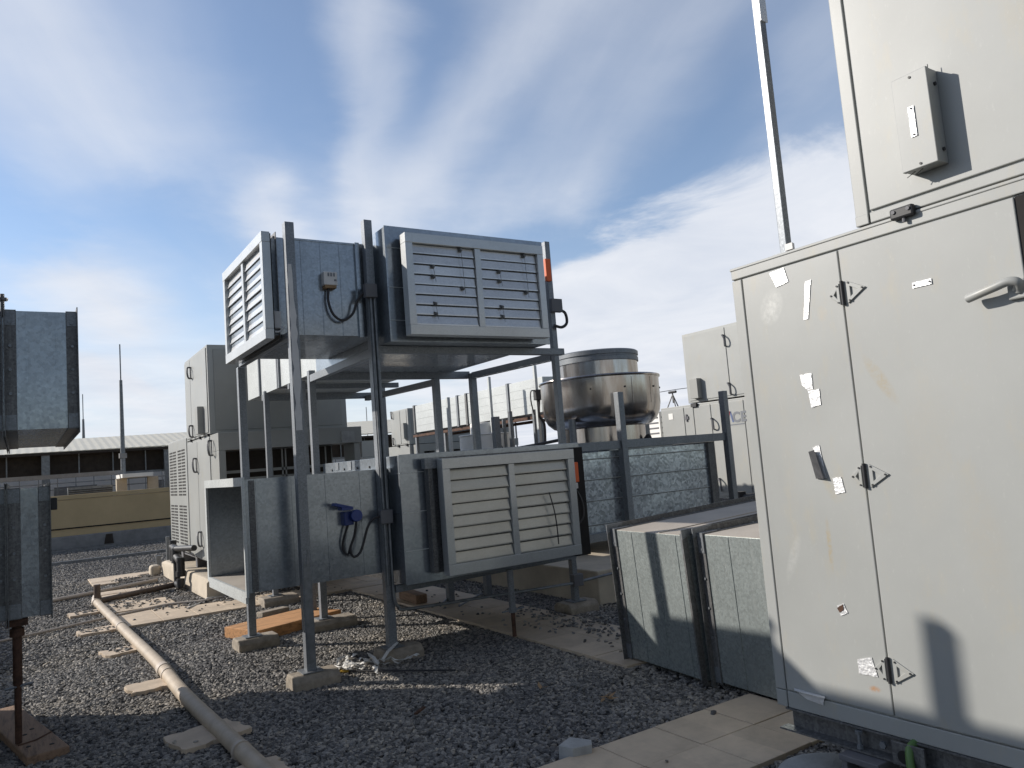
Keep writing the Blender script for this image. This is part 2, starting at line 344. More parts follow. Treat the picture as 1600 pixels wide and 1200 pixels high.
# ------------------------------------------------------------------ sky and sun
SUNH = Vector((-0.725, 0.69)).normalized(); SUNT = 0.49
w = bpy.data.worlds.new('World'); S.world = w; w.use_nodes = True; t = w.node_tree
bg = t.nodes['Background']; bg.inputs[1].default_value = 0.115
sky = t.nodes.new('ShaderNodeTexSky'); sky.sky_type = 'NISHITA'; sky.sun_disc = False
sky.sun_elevation = math.atan(SUNT); sky.sun_rotation = math.atan2(SUNH.x, SUNH.y) % (2*math.pi)
sky.altitude = 600; sky.air_density = 1.0; sky.dust_density = 0.6; sky.ozone_density = 2.5
tc = t.nodes.new('ShaderNodeTexCoord'); sx = t.nodes.new('ShaderNodeSeparateXYZ'); t.links.new(tc.outputs['Generated'], sx.inputs[0])
def mth(op, a, b=None, clamp=False):
    n = t.nodes.new('ShaderNodeMath'); n.operation = op; n.use_clamp = clamp
    for i, v in enumerate((a, b)):
        if v is None: continue
        if isinstance(v, bpy.types.NodeSocket): t.links.new(v, n.inputs[i])
        else: n.inputs[i].default_value = v
    return n.outputs[0]
def noise2(u, v, scale, detail, rough, dist=0.0, off=0.0):
    c = t.nodes.new('ShaderNodeCombineXYZ'); t.links.new(u, c.inputs[0]); t.links.new(v, c.inputs[1]); c.inputs[2].default_value = off
    n = N(t, 'ShaderNodeTexNoise', Scale=scale, Detail=detail, Roughness=rough, Distortion=dist); t.links.new(c.outputs[0], n.inputs['Vector']); return n.outputs[0]
def sstep(x, a, b):
    n = t.nodes.new('ShaderNodeMapRange'); n.interpolation_type = 'SMOOTHSTEP'; t.links.new(x, n.inputs[0])
    n.inputs[1].default_value = a; n.inputs[2].default_value = b; return n.outputs[0]
X_, Y_, Z_ = sx.outputs
zc = mth('ADD', mth('MAXIMUM', Z_, 0.0), 0.07)
pu, pv = mth('DIVIDE', X_, zc), mth('DIVIDE', Y_, zc)
TH = R(23); c_, s_ = math.cos(TH), math.sin(TH)
al = mth('ADD', mth('MULTIPLY', pu, s_), mth('MULTIPLY', pv, c_))       # along the cirrus streaks
ac = mth('SUBTRACT', mth('MULTIPLY', pu, c_), mth('MULTIPLY', pv, s_))  # across them
wob = mth('MULTIPLY', mth('SUBTRACT', noise2(ac, al, 0.5, 3, 0.5, 0, 4.0), 0.5), 0.9)
ac2 = mth('ADD', ac, wob)
st = noise2(mth('MULTIPLY', mth('ADD', ac, mth('MULTIPLY', wob, 0.4)), 1.5), mth('MULTIPLY', al, 0.3), 1.0, 8, 0.5, 0.1, 2.3)
big = noise2(ac, mth('MULTIPLY', al, 0.45), 0.55, 7, 0.55, 0.6, 11.7)
puff = noise2(pu, pv, 1.6, 9, 0.6, 0.4, 6.1)
lowf = sstep(Z_, 0.42, 0.06)
n1 = noise2(pu, pv, 2.2, 6, 0.55, 0.3, 21.0); n2_ = noise2(pu, pv, 2.2, 6, 0.55, 0.3, 33.0)
acw = mth('ADD', ac, mth('MULTIPLY', mth('SUBTRACT', n1, 0.5), 0.22)); alw = mth('ADD', al, mth('MULTIPLY', mth('SUBTRACT', n2_, 0.5), 0.9))
fib = noise2(mth('MULTIPLY', mth('ADD', ac, mth('MULTIPLY', wob, 0.25)), 3.2), mth('MULTIPLY', al, 0.5), 1.0, 8, 0.52, 0.1, 41.0)
def streak(c0, slope, width, a0, a1, amp):                      # soft cirrus streak along the wind, from a0 to a1
    ctr = mth('ADD', c0, mth('MULTIPLY', mth('SUBTRACT', al, 1.43), slope))
    m_ = sstep(mth('ABSOLUTE', mth('SUBTRACT', acw, ctr)), width, 0.0)
    m_ = mth('MULTIPLY', m_, mth('MULTIPLY', sstep(alw, a0-.35, a0+.2), sstep(alw, a1+.5, a1-.2)))
    return mth('MULTIPLY', m_, mth('MULTIPLY', amp, mth('ADD', 0.62, mth('MULTIPLY', sstep(fib, 0.3, 0.7), 0.5))))
parts = [streak(0.03, -0.06, 0.12, 1.2, 2.3, 0.55), streak(0.35, -0.27, 0.20, 1.0, 2.6, 0.60), streak(0.62, -0.02, 0.30, 1.0, 2.4, 0.36),
         streak(-0.62, 0.05, 0.42, 0.8, 2.0, 0.66), streak(1.0, 0.3, 0.22, 0.9, 1.6, 0.30), streak(-0.27, -0.02, 0.13, 2.3, 2.8, 0.75), streak(0.15, -0.05, 0.45, 2.2, 3.3, 0.45),
         streak(-0.85, -0.12, 0.40, 2.8, 3.9, 0.85), streak(-1.1, -0.1, 0.9, 4.2, 7.5, 0.9)]
cir = mth('MULTIPLY', sstep(st, 0.42, 0.75), 0.26)
edge = mth('SUBTRACT', mth('ADD', al, mth('MULTIPLY', mth('SUBTRACT', puff, 0.5), 1.5)), mth('SUBTRACT', 2.95, mth('MULTIPLY', mth('SUBTRACT', ac, 0.73), 1.75)))
bank = mth('MULTIPLY', mth('MULTIPLY', sstep(edge, -0.15, 0.3), sstep(acw, 0.58, 0.82)), 0.93)
hor = mth('MULTIPLY', sstep(Z_, 0.32, 0.0), 0.82)
lowc = mth('MULTIPLY', mth('MULTIPLY', sstep(mth('ADD', big, mth('MULTIPLY', puff, 0.4)), 0.62, 0.85), sstep(Z_, 0.42, 0.2)), 0.75)
inv = mth('SUBTRACT', 1.0, 0.09)
for q in parts+[cir, bank, hor, lowc]: inv = mth('MULTIPLY', inv, mth('SUBTRACT', 1.0, q, True))
mask = mth('SUBTRACT', 1.0, inv, True)
shade = t.nodes.new('ShaderNodeValToRGB'); e = shade.color_ramp.elements
e[0].position = 0.3; e[0].color = (4.5, 4.8, 5.4, 1); e[1].position = 0.7; e[1].color = (5.5, 5.65, 6.0, 1)
t.links.new(puff, shade.inputs[0])
# unseen sky behind the camera: grey veil added to steer fill light and reflections
front = sstep(Y_, -0.2, 0.3)
veil = t.nodes.new('ShaderNodeMix'); veil.data_type = 'RGBA'; vcol = t.nodes.new('ShaderNodeMix'); vcol.data_type = 'RGBA'; vcol.inputs[6].default_value = (0.85, 0.86, 0.95, 1); vcol.inputs[7].default_value = (2.4, 2.4, 2.5, 1); t.links.new(sstep(Z_, 0.5, 0.05), vcol.inputs[0]); t.links.new(vcol.outputs[2], veil.inputs[6])
t.links.new(front, veil.inputs[0]); t.links.new(shade.outputs[0], veil.inputs[7])
fac = mth('ADD', mth('MULTIPLY', mask, front), mth('MULTIPLY', mth('SUBTRACT', 1.0, front), 0.6))
x = t.nodes.new('ShaderNodeMix'); x.data_type = 'RGBA'; t.links.new(fac, x.inputs[0]); t.links.new(sky.outputs[0], x.inputs[6]); t.links.new(veil.outputs[2], x.inputs[7])
t.links.new(x.outputs[2], bg.inputs[0])
sl = bpy.data.lights.new('sun', 'SUN'); sl.energy = 3.7; sl.angle = R(0.55); sl.color = (1.0, 0.94, 0.86)
so = bpy.data.objects.new('sun', sl); COL.objects.link(so)
sdir = Vector((SUNH.x, SUNH.y, SUNT)).normalized(); so.rotation_euler = sdir.to_track_quat('Z', 'Y').to_euler(); so.location = sdir*50
S.view_settings.view_transform = 'Standard'; S.view_settings.look = 'None'; S.view_settings.exposure = 0.45; S.view_settings.gamma = 1

# ------------------------------------------------------------------ ground, paving
g = MB(); g.add([(-1500, -1500, 0), (1500, -1500, 0), (1500, 1500, 0), (-1500, 1500, 0)], [(0, 1, 2, 3)])
tag(g.build('ground', 'ground', origin=(0, 0, 0)), kind='structure')
PAVED = []
def paving(x0, x1, y0, y1, size=0.405, z=0.034, skip=(), mat='tile', name='paved_path', jitter=0.003):
    b = MB().box(x0+.01, x1-.01, y0+.01, y1-.01, -0.02, 0.018); base = b.build(name, 'joint'); tag(base, kind='structure')
    m = MB(); nx = max(1, round((x1-x0)/size)); ny = max(1, round((y1-y0)/size))
    for i in range(nx):
        for j in range(ny):
            if (i, j) in skip: continue
            a, c = x0+(x1-x0)*i/nx, y0+(y1-y0)*j/ny; dz = random.uniform(-jitter, jitter)
            m.box(a+.003, a+(x1-x0)/nx-.003, c+.003, c+(y1-y0)/ny-.003, 0.0, z+dz)
    m.build('slabs', mat, base, bevel=0.003)
    PAVED.append((x0, x1, y0, y1))
paving(2.18, 3.40, 2.67, 3.41)                       # strip by the near unit
paving(3.40, 3.80, 2.67, 3.41)
paving(3.70, 4.51, 4.45, 10.0)                      # strip running away under the ducts
paving(1.0, 4.49, 10.02, 11.22, skip=((2, 2), (3, 2), (5, 2), (4, 2)))
paving(0.93, 1.74, 11.3, 13.3, skip=((1, 2), (1, 3)))
paving(0.95, 2.16, 13.35, 13.75, mat='tile_b')
paving(1.0, 2.2, 14.9, 16.1, skip=((2, 0), (2, 1), (1, 0)))
# stray slabs half sunk in the gravel
def slab(cx, cy_, w, l, rz, lab, z=0.038, mat='tile_b'):
    c, s = math.cos(rz), math.sin(rz); m = MB()
    n = 7; pts = []
    for i in range(4*n):
        k, f = divmod(i, n); f /= n
        u, v = ((-1+2*f, -1), (1, -1+2*f), (1-2*f, 1), (-1, 1-2*f))[k]
        j = random.uniform(-.018, .018); u = u*w/2+j; v = v*l/2+random.uniform(-.018, .018)
        pts.append((cx+u*c-v*s, cy_+u*s+v*c, -0.01))
    m.prism(pts, (0, 0, z+.01)); return tag(m.build('paving_slab', mat, bevel=.003), lab, 'paving slab', 'stray paving slabs sunk in the gravel')
slab(0.97, 5.31, 0.42, 0.36, 0.25, 'sandy slab lying under the nearest end of the long pipe, in shadow')
slab(0.83, 6.92, 0.28, 0.30, 0.1, 'small sunlit slab touching the left side of the pipe beside its pale coupling')
slab(0.80, 8.62, 0.30, 0.30, 0.2, 'broken slab mostly buried in gravel left of the pipe')
slab(0.72, 10.12, 0.40, 0.34, 0.1, 'slab fragment lying left of the pipe at the corner of the sunlit paving')
slab(0.72, 11.72, 0.42, 0.3, 0.1, 'slab fragment left of the pipe, just before its elbow')
slab(1.05, 4.42, 0.3, 0.3, 0.1, 'slab corner under the pipe at the bottom edge of the photo')

# gravel stones: one object, real stones instanced over the bed
def gravel():
    cells = []
    def add(x0, x1, y0, y1, z, d): cells.append((x0, x1, y0, y1, z, d))
    add(-1.2, 3.7, 2.2, 6, 0.003, 2900); add(-1.2, 4.8, 6, 8.5, 0.003, 2300); add(3.7, 6.2, 2.2, 6.0, 0.004, 1500)
    add(-1.0, 5.2, 8.5, 12, 0.004, 1100); add(-1.0, 4.6, 12, 18, 0.004, 700); add(-1.0, 5.0, 18, 25.7, 0.004, 420)
    add(4.8, 5.2, 6, 8.5, 0.004, 1500); add(2.5, 4.5, 1.0, 2.2, 0.003, 1800)
    for x0, x1, y0, y1, d in ((3.9, 4.49, 4.6, 6.3, 90), (4.2, 4.49, 5.2, 7.0, 260), (3.7, 4.4, 6.3, 9.5, 14), (1.4, 2.2, 10.85, 11.2, 330), (0.95, 1.74, 11.4, 12.6, 160), (1.0, 1.75, 12.4, 13.3, 40), (2.2, 3.2, 10.7, 11.2, 330),
                              (1.5, 2.1, 13.35, 13.75, 200), (2.5, 3.5, 2.7, 3.41, 4), (1.0, 4.0, 10.05, 10.8, 14), (1.3, 2.2, 15.0, 15.5, 200), (0.6, 1.0, 5.1, 5.5, 25), (.7, .9, 8.5, 8.75, 500), (.55, .9, 10, 10.25, 350), (.55, .9, 11.6, 11.85, 300)):
        add(x0, x1, y0, y1, 0.038, d)
    v, f, dens = [], [], []
    for x0, x1, y0, y1, z, d in cells:
        k = len(v); v += [(x0, y0, z), (x1, y0, z), (x1, y1, z), (x0, y1, z)]; f.append((k, k+1, k+2, k+3)); dens.append(d)
    me = bpy.data.meshes.new('gravel'); me.from_pydata(v, [], f)
    a = me.attributes.new('dens', 'FLOAT', 'FACE'); a.data.foreach_set('value', dens)
    o = bpy.data.objects.new('gravel', me); COL.objects.link(o); tag(o, 'loose dark grey crushed stone covering the roof', 'gravel', kind='stuff')
    ng = bpy.data.node_groups.new('gravel_scatter', 'GeometryNodeTree')
    ng.interface.new_socket('Geometry', in_out='INPUT', socket_type='NodeSocketGeometry')
    ng.interface.new_socket('Geometry', in_out='OUTPUT', socket_type='NodeSocketGeometry')
    L = ng.links.new; n = ng.nodes.new
    gi, go = n('NodeGroupInput'), n('NodeGroupOutput')
    di = n('GeometryNodeDistributePointsOnFaces'); di.distribute_method = 'RANDOM'
    na = n('GeometryNodeInputNamedAttribute'); na.data_type = 'FLOAT'; na.inputs[0].default_value = 'dens'
    L(gi.outputs[0], di.inputs['Mesh']); L(na.outputs[0], di.inputs['Density'])
    ico = n('GeometryNodeMeshIcoSphere'); ico.inputs['Radius'].default_value = 0.0155; ico.inputs['Subdivisions'].default_value = 2
    nz = n('ShaderNodeTexNoise'); nz.inputs['Scale'].default_value = 48; nz.inputs['Detail'].default_value = 1
    sp_ = n('GeometryNodeSetPosition'); vm = n('ShaderNodeVectorMath'); vm.operation = 'MULTIPLY_ADD'
    vm.inputs[1].default_value = (.028, .028, .028); vm.inputs[2].default_value = (-.014, -.014, -.014)
    L(nz.outputs['Color'], vm.inputs[0]); L(ico.outputs['Mesh'], sp_.inputs['Geometry']); L(vm.outputs[0], sp_.inputs['Offset'])
    ss = n('GeometryNodeSetShadeSmooth'); ss.inputs['Shade Smooth'].default_value = False; L(sp_.outputs[0], ss.inputs[0])
    sm = n('GeometryNodeSetMaterial'); sm.inputs['Material'].default_value = M['stone']; L(ss.outputs[0], sm.inputs[0])
    ip = n('GeometryNodeInstanceOnPoints'); L(di.outputs['Points'], ip.inputs['Points']); L(sm.outputs[0], ip.inputs['Instance'])
    def rv(lo, hi, seed):
        r = n('FunctionNodeRandomValue'); r.data_type = 'FLOAT_VECTOR'; r.inputs[0].default_value = lo; r.inputs[1].default_value = hi; r.inputs['Seed'].default_value = seed; return r.outputs[0]
    rot = n('FunctionNodeEulerToRotation'); L(rv((-.5, -.5, 0), (.5, .5, 6.28), 3), rot.inputs[0]); L(rot.outputs[0], ip.inputs['Rotation'])
    L(rv((.55, .4, .32), (1.75, 1.2, .9), 5), ip.inputs['Scale']); L(ip.outputs[0], go.inputs[0])
    md = o.modifiers.new('scatter', 'NODES'); md.node_group = ng
gravel()

# ------------------------------------------------------------------ generic builders
def face(p0, U, Nn):
    p0, U, Nn = Vector(p0), Vector(U), Vector(Nn); Zv = Vector((0, 0, 1))
    def P(u, z, d): return p0+U*u+Zv*z+Nn*d
    def hx(m, u0, u1, z0, z1, d0, d1):
        return m.hexa([P(u0, z0, d0), P(u1, z0, d0), P(u1, z0, d1), P(u0, z0, d1), P(u0, z1, d0), P(u1, z1, d0), P(u1, z1, d1), P(u0, z1, d1)])
    return P, hx
def louver(par, p0, U, Nn, W, H, nb, fw=0.085, dep=0.1, mat='blade', tabs=False, fmat='frame', tilt=.026):
    """frame with a mullion and two bays of tilted blades; face plane at d=0, body behind"""
    P, hx = face(p0, U, Nn)
    m = MB(); hx(m, 0, W, H-fw, H, -dep, 0); hx(m, 0, W, 0, fw, -dep, 0)
    hx(m, 0, fw*.8, fw, H-fw, -dep, -.002); hx(m, W-fw*.8, W, fw, H-fw, -dep, -.002)
    hx(m, W/2-.03, W/2+.03, fw, H-fw, -dep, -.012)
    lv = m.build('louver', fmat, par, bevel=.003)
    bk = MB(); hx(bk, .01, W-.01, .01, H-.01, -dep-.01, -dep+.012); bk.build('backing', 'dark', lv)
    bh = (H-2*fw)/nb
    for u0, u1 in ((fw*.8+.006, W/2-.036), (W/2+.036, W-fw*.8-.006)):
        bl = MB()
        for i in range(nb):
            z0 = fw+i*bh+random.uniform(-.0015, .0015); o0 = -.030+random.uniform(-.003, .003); o1 = -.034-tilt+random.uniform(-.002, .002)
            # slanted blade: bottom edge proud, top edge set back, small down-turned lip
            bl.hexa([P(u0, z0+.016, o0-.006), P(u1, z0+.016, o0-.006), P(u1, z0+.012, o0), P(u0, z0+.012, o0),
                     P(u0, z0+bh-.004, o1-.006), P(u1, z0+bh-.004, o1-.006), P(u1, z0+bh-.008, o1), P(u0, z0+bh-.008, o1)])
            hx(bl, u0, u1, z0+.004, z0+.0135, o0-.004, o0+.004)
        bl.build('blades', mat, lv)
        if tabs:
            tb = MB(); ww = u1-u0
            for (fu, r0, r1) in ((.27, 5.6, 4.6), (.27, 1.9, .9), (.74, 7.5, 3.6)):
                for r in (r0, r1):
                    z = fw+r*bh; tb.hexa([P(u0+ww*fu, z, -.05), P(u0+ww*fu+.035, z, -.05), P(u0+ww*fu+.03, z+.012, .0), P(u0+ww*fu+.012, z+.012, .0),
                                          P(u0+ww*fu, z+.05, -.05), P(u0+ww*fu+.035, z+.045, -.05), P(u0+ww*fu+.03, z+.03, .0), P(u0+ww*fu+.012, z+.03, .0)])
                tb.tube([P(u0+ww*fu+.02, fw+r0*bh, -.006), P(u0+ww*fu+.035, fw+r1*bh-.03, -.006)], .0022, 5)
            tb.build('linkages', 'angle', lv)
    return lv
def flange_x(par, X, y0, y1, z0, z1, side=1, w=.055, lip=.04, mat='angle', name='flange'):
    """angle-iron flange round a duct that runs along X"""
    a, b = (X-w, X) if side > 0 else (X, X+w); t_ = .006; m = MB()
    m.box(a, b, y0-t_, y0, z0-t_, z1+t_); m.box(a, b, y1, y1+t_, z0-t_, z1+t_); m.box(a, b, y0, y1, z1, z1+t_); m.box(a, b, y0, y1, z0-t_, z0)
    c, d = (X-t_, X) if side > 0 else (X, X+t_)
    m.box(c, d, y0-lip, y0-t_, z0-lip, z1+lip); m.box(c, d, y1+t_, y1+lip, z0-lip, z1+lip); m.box(c, d, y0-t_, y1+t_, z1+t_, z1+lip); m.box(c, d, y0-t_, y1+t_, z0-lip, z0-t_)
    f = m.build(name, mat, par)
    bt = MB()
    for k in range(5):
        z = z0+(z1-z0)*(k+.5)/5
        bt.tube([((a+b)/2, y0-t_, z), ((a+b)/2, y0-t_-.012, z)], .009, 6)
    for (yy, zz) in ((y0, z0), (y0, z1)):
        bt.box(a+.004, b-.004, y0-t_-.004, y0-t_, zz-(.0 if zz == z0 else .09), zz+(.09 if zz == z0 else 0))
    bt.build('bolts', 'steel', f)
    return f
def seams_front(m, x0, x1, y, zs, t_=.005, h=.009):
    for z in zs: m.box(x0, x1, y-t_, y+.002, z-h/2, z+h/2)
def seams_vert(m, xs, y, z0, z1, t_=.004, h=.008):
    for x_ in xs: m.box(x_-h/2, x_+h/2, y-t_, y+.002, z0, z1)

# ------------------------------------------------------------------ main steel stand with its four galvanised units
fr = thing('support_stand', 'tall welded galvanised steel stand carrying the stacked louvred ducts in the middle', 'steel stand', (2.6, 6.15, 0.1))
POSTS = [(1.84, 5.95, .113, 3.63, .075), (2.60, 6.15, .113, 3.79, .075), (4.73, 6.40, .113, 3.86, .062), (1.84, 7.70, .113, 2.7, .07), (2.62, 7.93, .113, 2.7, .07),
         (2.695, 10.0, .113, 2.72, .065), (4.1, 7.93, .03, 2.6, .075), (4.6, 7.93, .03, 2.66, .075), (4.31, 10.0, .03, 2.75, .075), (2.70, 8.51, .03, 2.66, .06)]
for (x_, y_, z0, z1, s_) in POSTS:
    m = MB().box(x_-s_/2, x_+s_/2, y_-s_/2, y_+s_/2, z0, z1)
    p = m.build('post', 'steel', fr, bevel=.004)
    if z0 > .05: MB().box(x_-.08, x_+.08, y_-.08, y_+.08, z0+.001, z0+.009).build('foot_plate', 'steel', p)
def fbeam(a, b, w_=.07, h=.07): MB().beam(a, b, w_, h).build('beam', 'steel', fr, bevel=.003)
fbeam((2.64, 6.21, 2.645), (4.69, 6.21, 2.645), .07, .066); fbeam((4.73, 6.44, 2.63), (4.6, 7.89, 2.63), .07, .075)
fbeam((2.68, 7.985, 2.645), (4.58, 7.985, 2.645), .07, .085); fbeam((2.60, 6.19, 2.61), (2.62, 7.89, 2.61), .06, .075)
fbeam((1.84, 5.99, 2.725), (1.84, 7.66, 2.725), .05, .05); fbeam((4.1, 7.97, 2.56), (4.1, 10.05, 2.60), .07, .07)
fbeam((2.66, 10.06, 2.64), (4.27, 10.06, 2.64), .06, .08); fbeam((2.66, 8.9, 2.645), (4.06, 8.9, 2.645), .06, .06)
fbeam((2.64, 6.12, .585), (4.69, 6.30, .585), .06, .06); fbeam((2.66, 7.93, .58), (4.56, 7.93, .58), .06, .07)
# cable trunking and boxes on the second post
cd = MB()
for dx in (-.022, .012): cd.tube([(2.6+dx, 6.098, 3.08), (2.6+dx, 6.098, 1.26)], .0125, 8)
for dx in (-.022, .02): cd.tube([(2.6+dx, 6.098, 1.14), (2.6+dx, 6.098, .62)], .0125, 8)
cd.tube(arc([(2.62, 6.095, .62), (2.625, 6.09, .50), (2.66, 6.09, .435), (2.76, 6.10, .405), (3.6, 6.20, .36), (4.68, 6.33, .305)], 8), .014, 8)
cd.tube([(4.78, 6.33, .31), (6.0, 6.35, .36)], .014, 8)
cd.build('conduit', 'conduit', fr, smooth=40)
for (x0, x1, y0, y1, z0, z1) in ((2.515, 2.625, 6.05, 6.11, 3.08, 3.2), (2.53, 2.64, 6.05, 6.11, 1.14, 1.255), (4.66, 4.78, 6.3, 6.365, .27, .39), (4.68, 4.82, 6.31, 6.365, 3.09, 3.23)):
    MB().box(x0, x1, y0, y1, z0, z1).build('junction_box', 'boxgrey', fr, bevel=.006)
MB().tube(arc([(4.80, 6.34, 3.12), (4.86, 6.33, 3.08), (4.87, 6.33, 2.98), (4.80, 6.33, 2.93), (4.70, 6.33, 2.945)], 6), .016, 8).build('cable', 'cable', fr, smooth=40)
MB().box(4.66, 4.725, 6.33, 6.37, 3.42, 3.66).build('actuator', 'orange', fr, bevel=.006)
# white plaster smear on the first post
def smear(pts_l, y): 
    m = MB(); m.prism(pts_l, (0, -.003, 0)); return m
sm_ = []
zs = [1.95+.07*i for i in range(20)]
lft = [(1.806+abs(random.gauss(0, .006)), 5.912, z) for z in zs]; rgt = [(1.869-abs(random.gauss(0, .008))-(.03*max(0, (z-2.7))/.6), 5.912, z) for z in zs[::-1]]
smear(lft+rgt, 0).build('paint_smear', 'white', bpy.data.objects['post'])
MB().prism([(1.812, 5.912, .18), (1.868, 5.912, .18), (1.868, 5.912, .92), (1.85, 5.912, 1.03), (1.835, 5.912, .9), (1.822, 5.912, .98), (1.812, 5.912, .85)], (0, -.003, 0)).build('paint_smear', 'conduit', bpy.data.objects['post'])

# upper long plenum
up = thing('plenum_box', 'upper galvanised plenum with a wide closed louvre on its front, highest in the middle stand', 'duct', (3.5, 6.9, 2.68), group='louvred plenum boxes')
m = MB().box(2.68, 4.34, 5.95, 7.93, 2.68, 3.69); m.box(2.674, 4.346, 5.944, 5.955, 2.674, 3.696)
m.build('casing', 'galv', up, bevel=.002)
for z in (3.50, 3.15, 2.86): MB().box(2.69, 4.33, 5.938, 5.9435, z-.003, z+.003).build('seam', 'galv_bright', up)
for (x0, x1, d) in ((2.84, 4.16, .03), (2.87, 4.13, .10)): pass
MB().box(2.86, 4.13, 5.80, 5.944, 2.76, 3.56).build('collar', 'angle', up)
mm = MB(); mm.box(2.80, 2.86, 5.84, 5.90, 2.73, 3.6); mm.box(4.13, 4.19, 5.84, 5.90, 2.73, 3.6); mm.box(2.86, 4.13, 5.84, 5.90, 3.56, 3.60); mm.box(2.86, 4.13, 5.84, 5.90, 2.73, 2.76)
mm.build('flange', 'angle', up, split=True)
louver(up, (2.775, 5.75, 2.705), (1, 0, 0), (0, -1, 0), 1.435, .885, 8, tabs=True, tilt=.004)
# upper duct running on behind it
ub = thing('rear_duct', 'galvanised duct running back behind the upper plenum on the middle stand', 'duct', (3.35, 9.4, 2.69))
m = MB().box(2.69, 3.98, 7.95, 10.9, 2.692, 3.5); m.build('casing', 'galv_bright', ub, bevel=.002)
m = MB()
for yy in (8.5, 9.3, 9.36, 10.2): m.box(2.665, 2.69, yy, yy+.035, 2.692, 3.5); m.box(2.665, 3.98, yy, yy+.035, 2.682, 2.692)
m.build('flange', 'steel', ub, split=True)
lr = thing('rear_duct', 'unseen galvanised duct added low down behind the lower plenum to shade the fan plinth', 'duct', (3.45, 9.4, .6))
MB().box(2.74, 4.16, 7.95, 10.8, .62, 1.5).build('casing', 'galv', lr, bevel=.002)  # added out of sight to keep low sun off the fan plinth
# upper side branch with the left louvre
br = thing('branch_duct', 'upper galvanised side duct ending in a sunlit louvre facing left', 'duct', (2.2, 6.9, 2.765), group='side branch ducts')
m = MB().box(1.80, 2.675, 6.22, 7.55, 2.765, 3.59); seams_vert(m, (2.02, 2.19, 2.36), 6.22, 2.77, 3.585); m.box(1.9, 2.675, 6.214, 6.222, 3.578, 3.596)
m.box(2.5, 2.54, 6.195, 6.225, 2.75, 3.6)
m.build('casing', 'galv_blue', br, bevel=.002)
MB().box(1.70, 1.795, 6.17, 7.47, 2.75, 3.56).build('collar', 'galv_blue', br)
flange_x(br, 1.80, 6.19, 7.53, 2.755, 3.58, 1, .02, .035, 'angle')
bk = MB()
for z in (2.95, 3.2, 3.4): bk.tube([(1.745, 6.17, z), (1.745, 6.158, z)], .012, 6)
bk.build('bolts', 'angle', br)
louver(br, (1.66, 7.51, 2.705), (0, -1, 0), (-1, 0, 0), 1.42, .885, 8, dep=.07, tilt=.012)
MB().box(1.70, 1.80, 6.12, 6.17, 2.80, 2.94).build('hinge_plate', 'white', br, bevel=.004)
MB().tube(arc([(1.68, 6.13, 2.80), (1.72, 6.11, 2.77), (1.78, 6.11, 2.77), (1.82, 6.12, 2.81)], 6), .008, 6).build('pull_ring', 'white', br)
sw = MB().box(2.185, 2.305, 6.145, 6.22, 3.19, 3.305).build('isolator_switch', 'white', br, bevel=.006)
MB().box(2.195, 2.295, 6.15, 6.215, 3.165, 3.19).build('gland', 'leaf', sw)
m = MB()
for dx in (.035, .06, .085): m.box(2.185+dx, 2.185+dx+.012, 6.141, 6.146, 3.265, 3.295)
m.box(2.275, 2.295, 6.141, 6.146, 3.225, 3.24); m.build('markings', 'logo_grey', sw)
MB().tube(arc([(2.235, 6.18, 3.17), (2.225, 6.18, 3.06), (2.26, 6.17, 2.94), (2.34, 6.165, 2.89), (2.43, 6.16, 2.95), (2.47, 6.14, 3.06), (2.52, 6.10, 3.13)], 8), .0115, 8).build('cable', 'cable', br, smooth=40)

# lower plenum
lp = thing('plenum_box', 'lower galvanised plenum with a wide open louvre, standing just above the paving', 'duct', (3.63, 6.9, .63), group='louvred plenum boxes')
m = MB().box(2.68, 4.58, 5.95, 7.88, .63, 1.70); m.box(2.674, 4.586, 5.944, 5.955, .624, 1.706)
for z in (1.55, 1.22, .9): m.box(2.676, 2.682, 5.96, 7.86, z-.003, z+.003)
m.build('casing', 'galv', lp, bevel=.002)
for z in (1.55, 1.22, .9): MB().box(2.69, 4.57, 5.938, 5.9435, z-.003, z+.003).build('seam', 'galv_bright', lp)
m = MB(); m.box(2.673, 2.679, 7.05, 7.15, 1.61, 1.695); m.box(2.673, 2.679, 7.4, 7.48, 1.625, 1.695); m.box(2.673, 2.679, 6.25, 6.4, 1.64, 1.695)
m.build('patch_plate', 'steel', lp, split=True)
m = MB()
for yy in (6.35, 6.6, 6.9, 7.25, 7.6): m.tube([(2.68, yy, 1.625), (2.668, yy, 1.625)], .012, 6)
m.build('bolts', 'angle', lp)
MB().box(3.08, 4.25, 5.79, 5.944, .74, 1.60).build('collar', 'angle', lp)
mm = MB(); mm.box(2.89, 2.93, 5.84, 5.92, .70, 1.66); mm.box(2.95, 3.08, 5.88, 5.92, .70, 1.66); mm.box(3.02, 3.06, 5.80, 5.86, .72, 1.64); mm.box(4.25, 4.42, 5.88, 5.92, .7, 1.66); mm.box(2.93, 4.42, 5.86, 5.9, 1.60, 1.66); mm.box(3.06, 4.3, 5.86, 5.9, .7, .74)
mm.build('flange', 'angle', lp, split=True)
MB().box(2.86, 3.0, 5.83, 5.9, 1.57, 1.66).build('corner_bracket', 'steel', lp)
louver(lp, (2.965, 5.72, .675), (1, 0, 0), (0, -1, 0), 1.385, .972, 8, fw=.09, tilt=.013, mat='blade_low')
MB().tube(arc([(4.03, 5.715, 1.27), (4.06, 5.70, 1.1), (4.075, 5.70, .95), (4.085, 5.71, .80)], 6), .006, 6).build('cable', 'cable', lp)
ac_ = MB().box(4.40, 4.475, 5.83, 5.90, 1.33, 1.52).build('actuator', 'orange', lp, bevel=.008)
MB().box(4.42, 4.455, 5.83, 5.89, 1.27, 1.325).build('gland', 'white', ac_, bevel=.006)
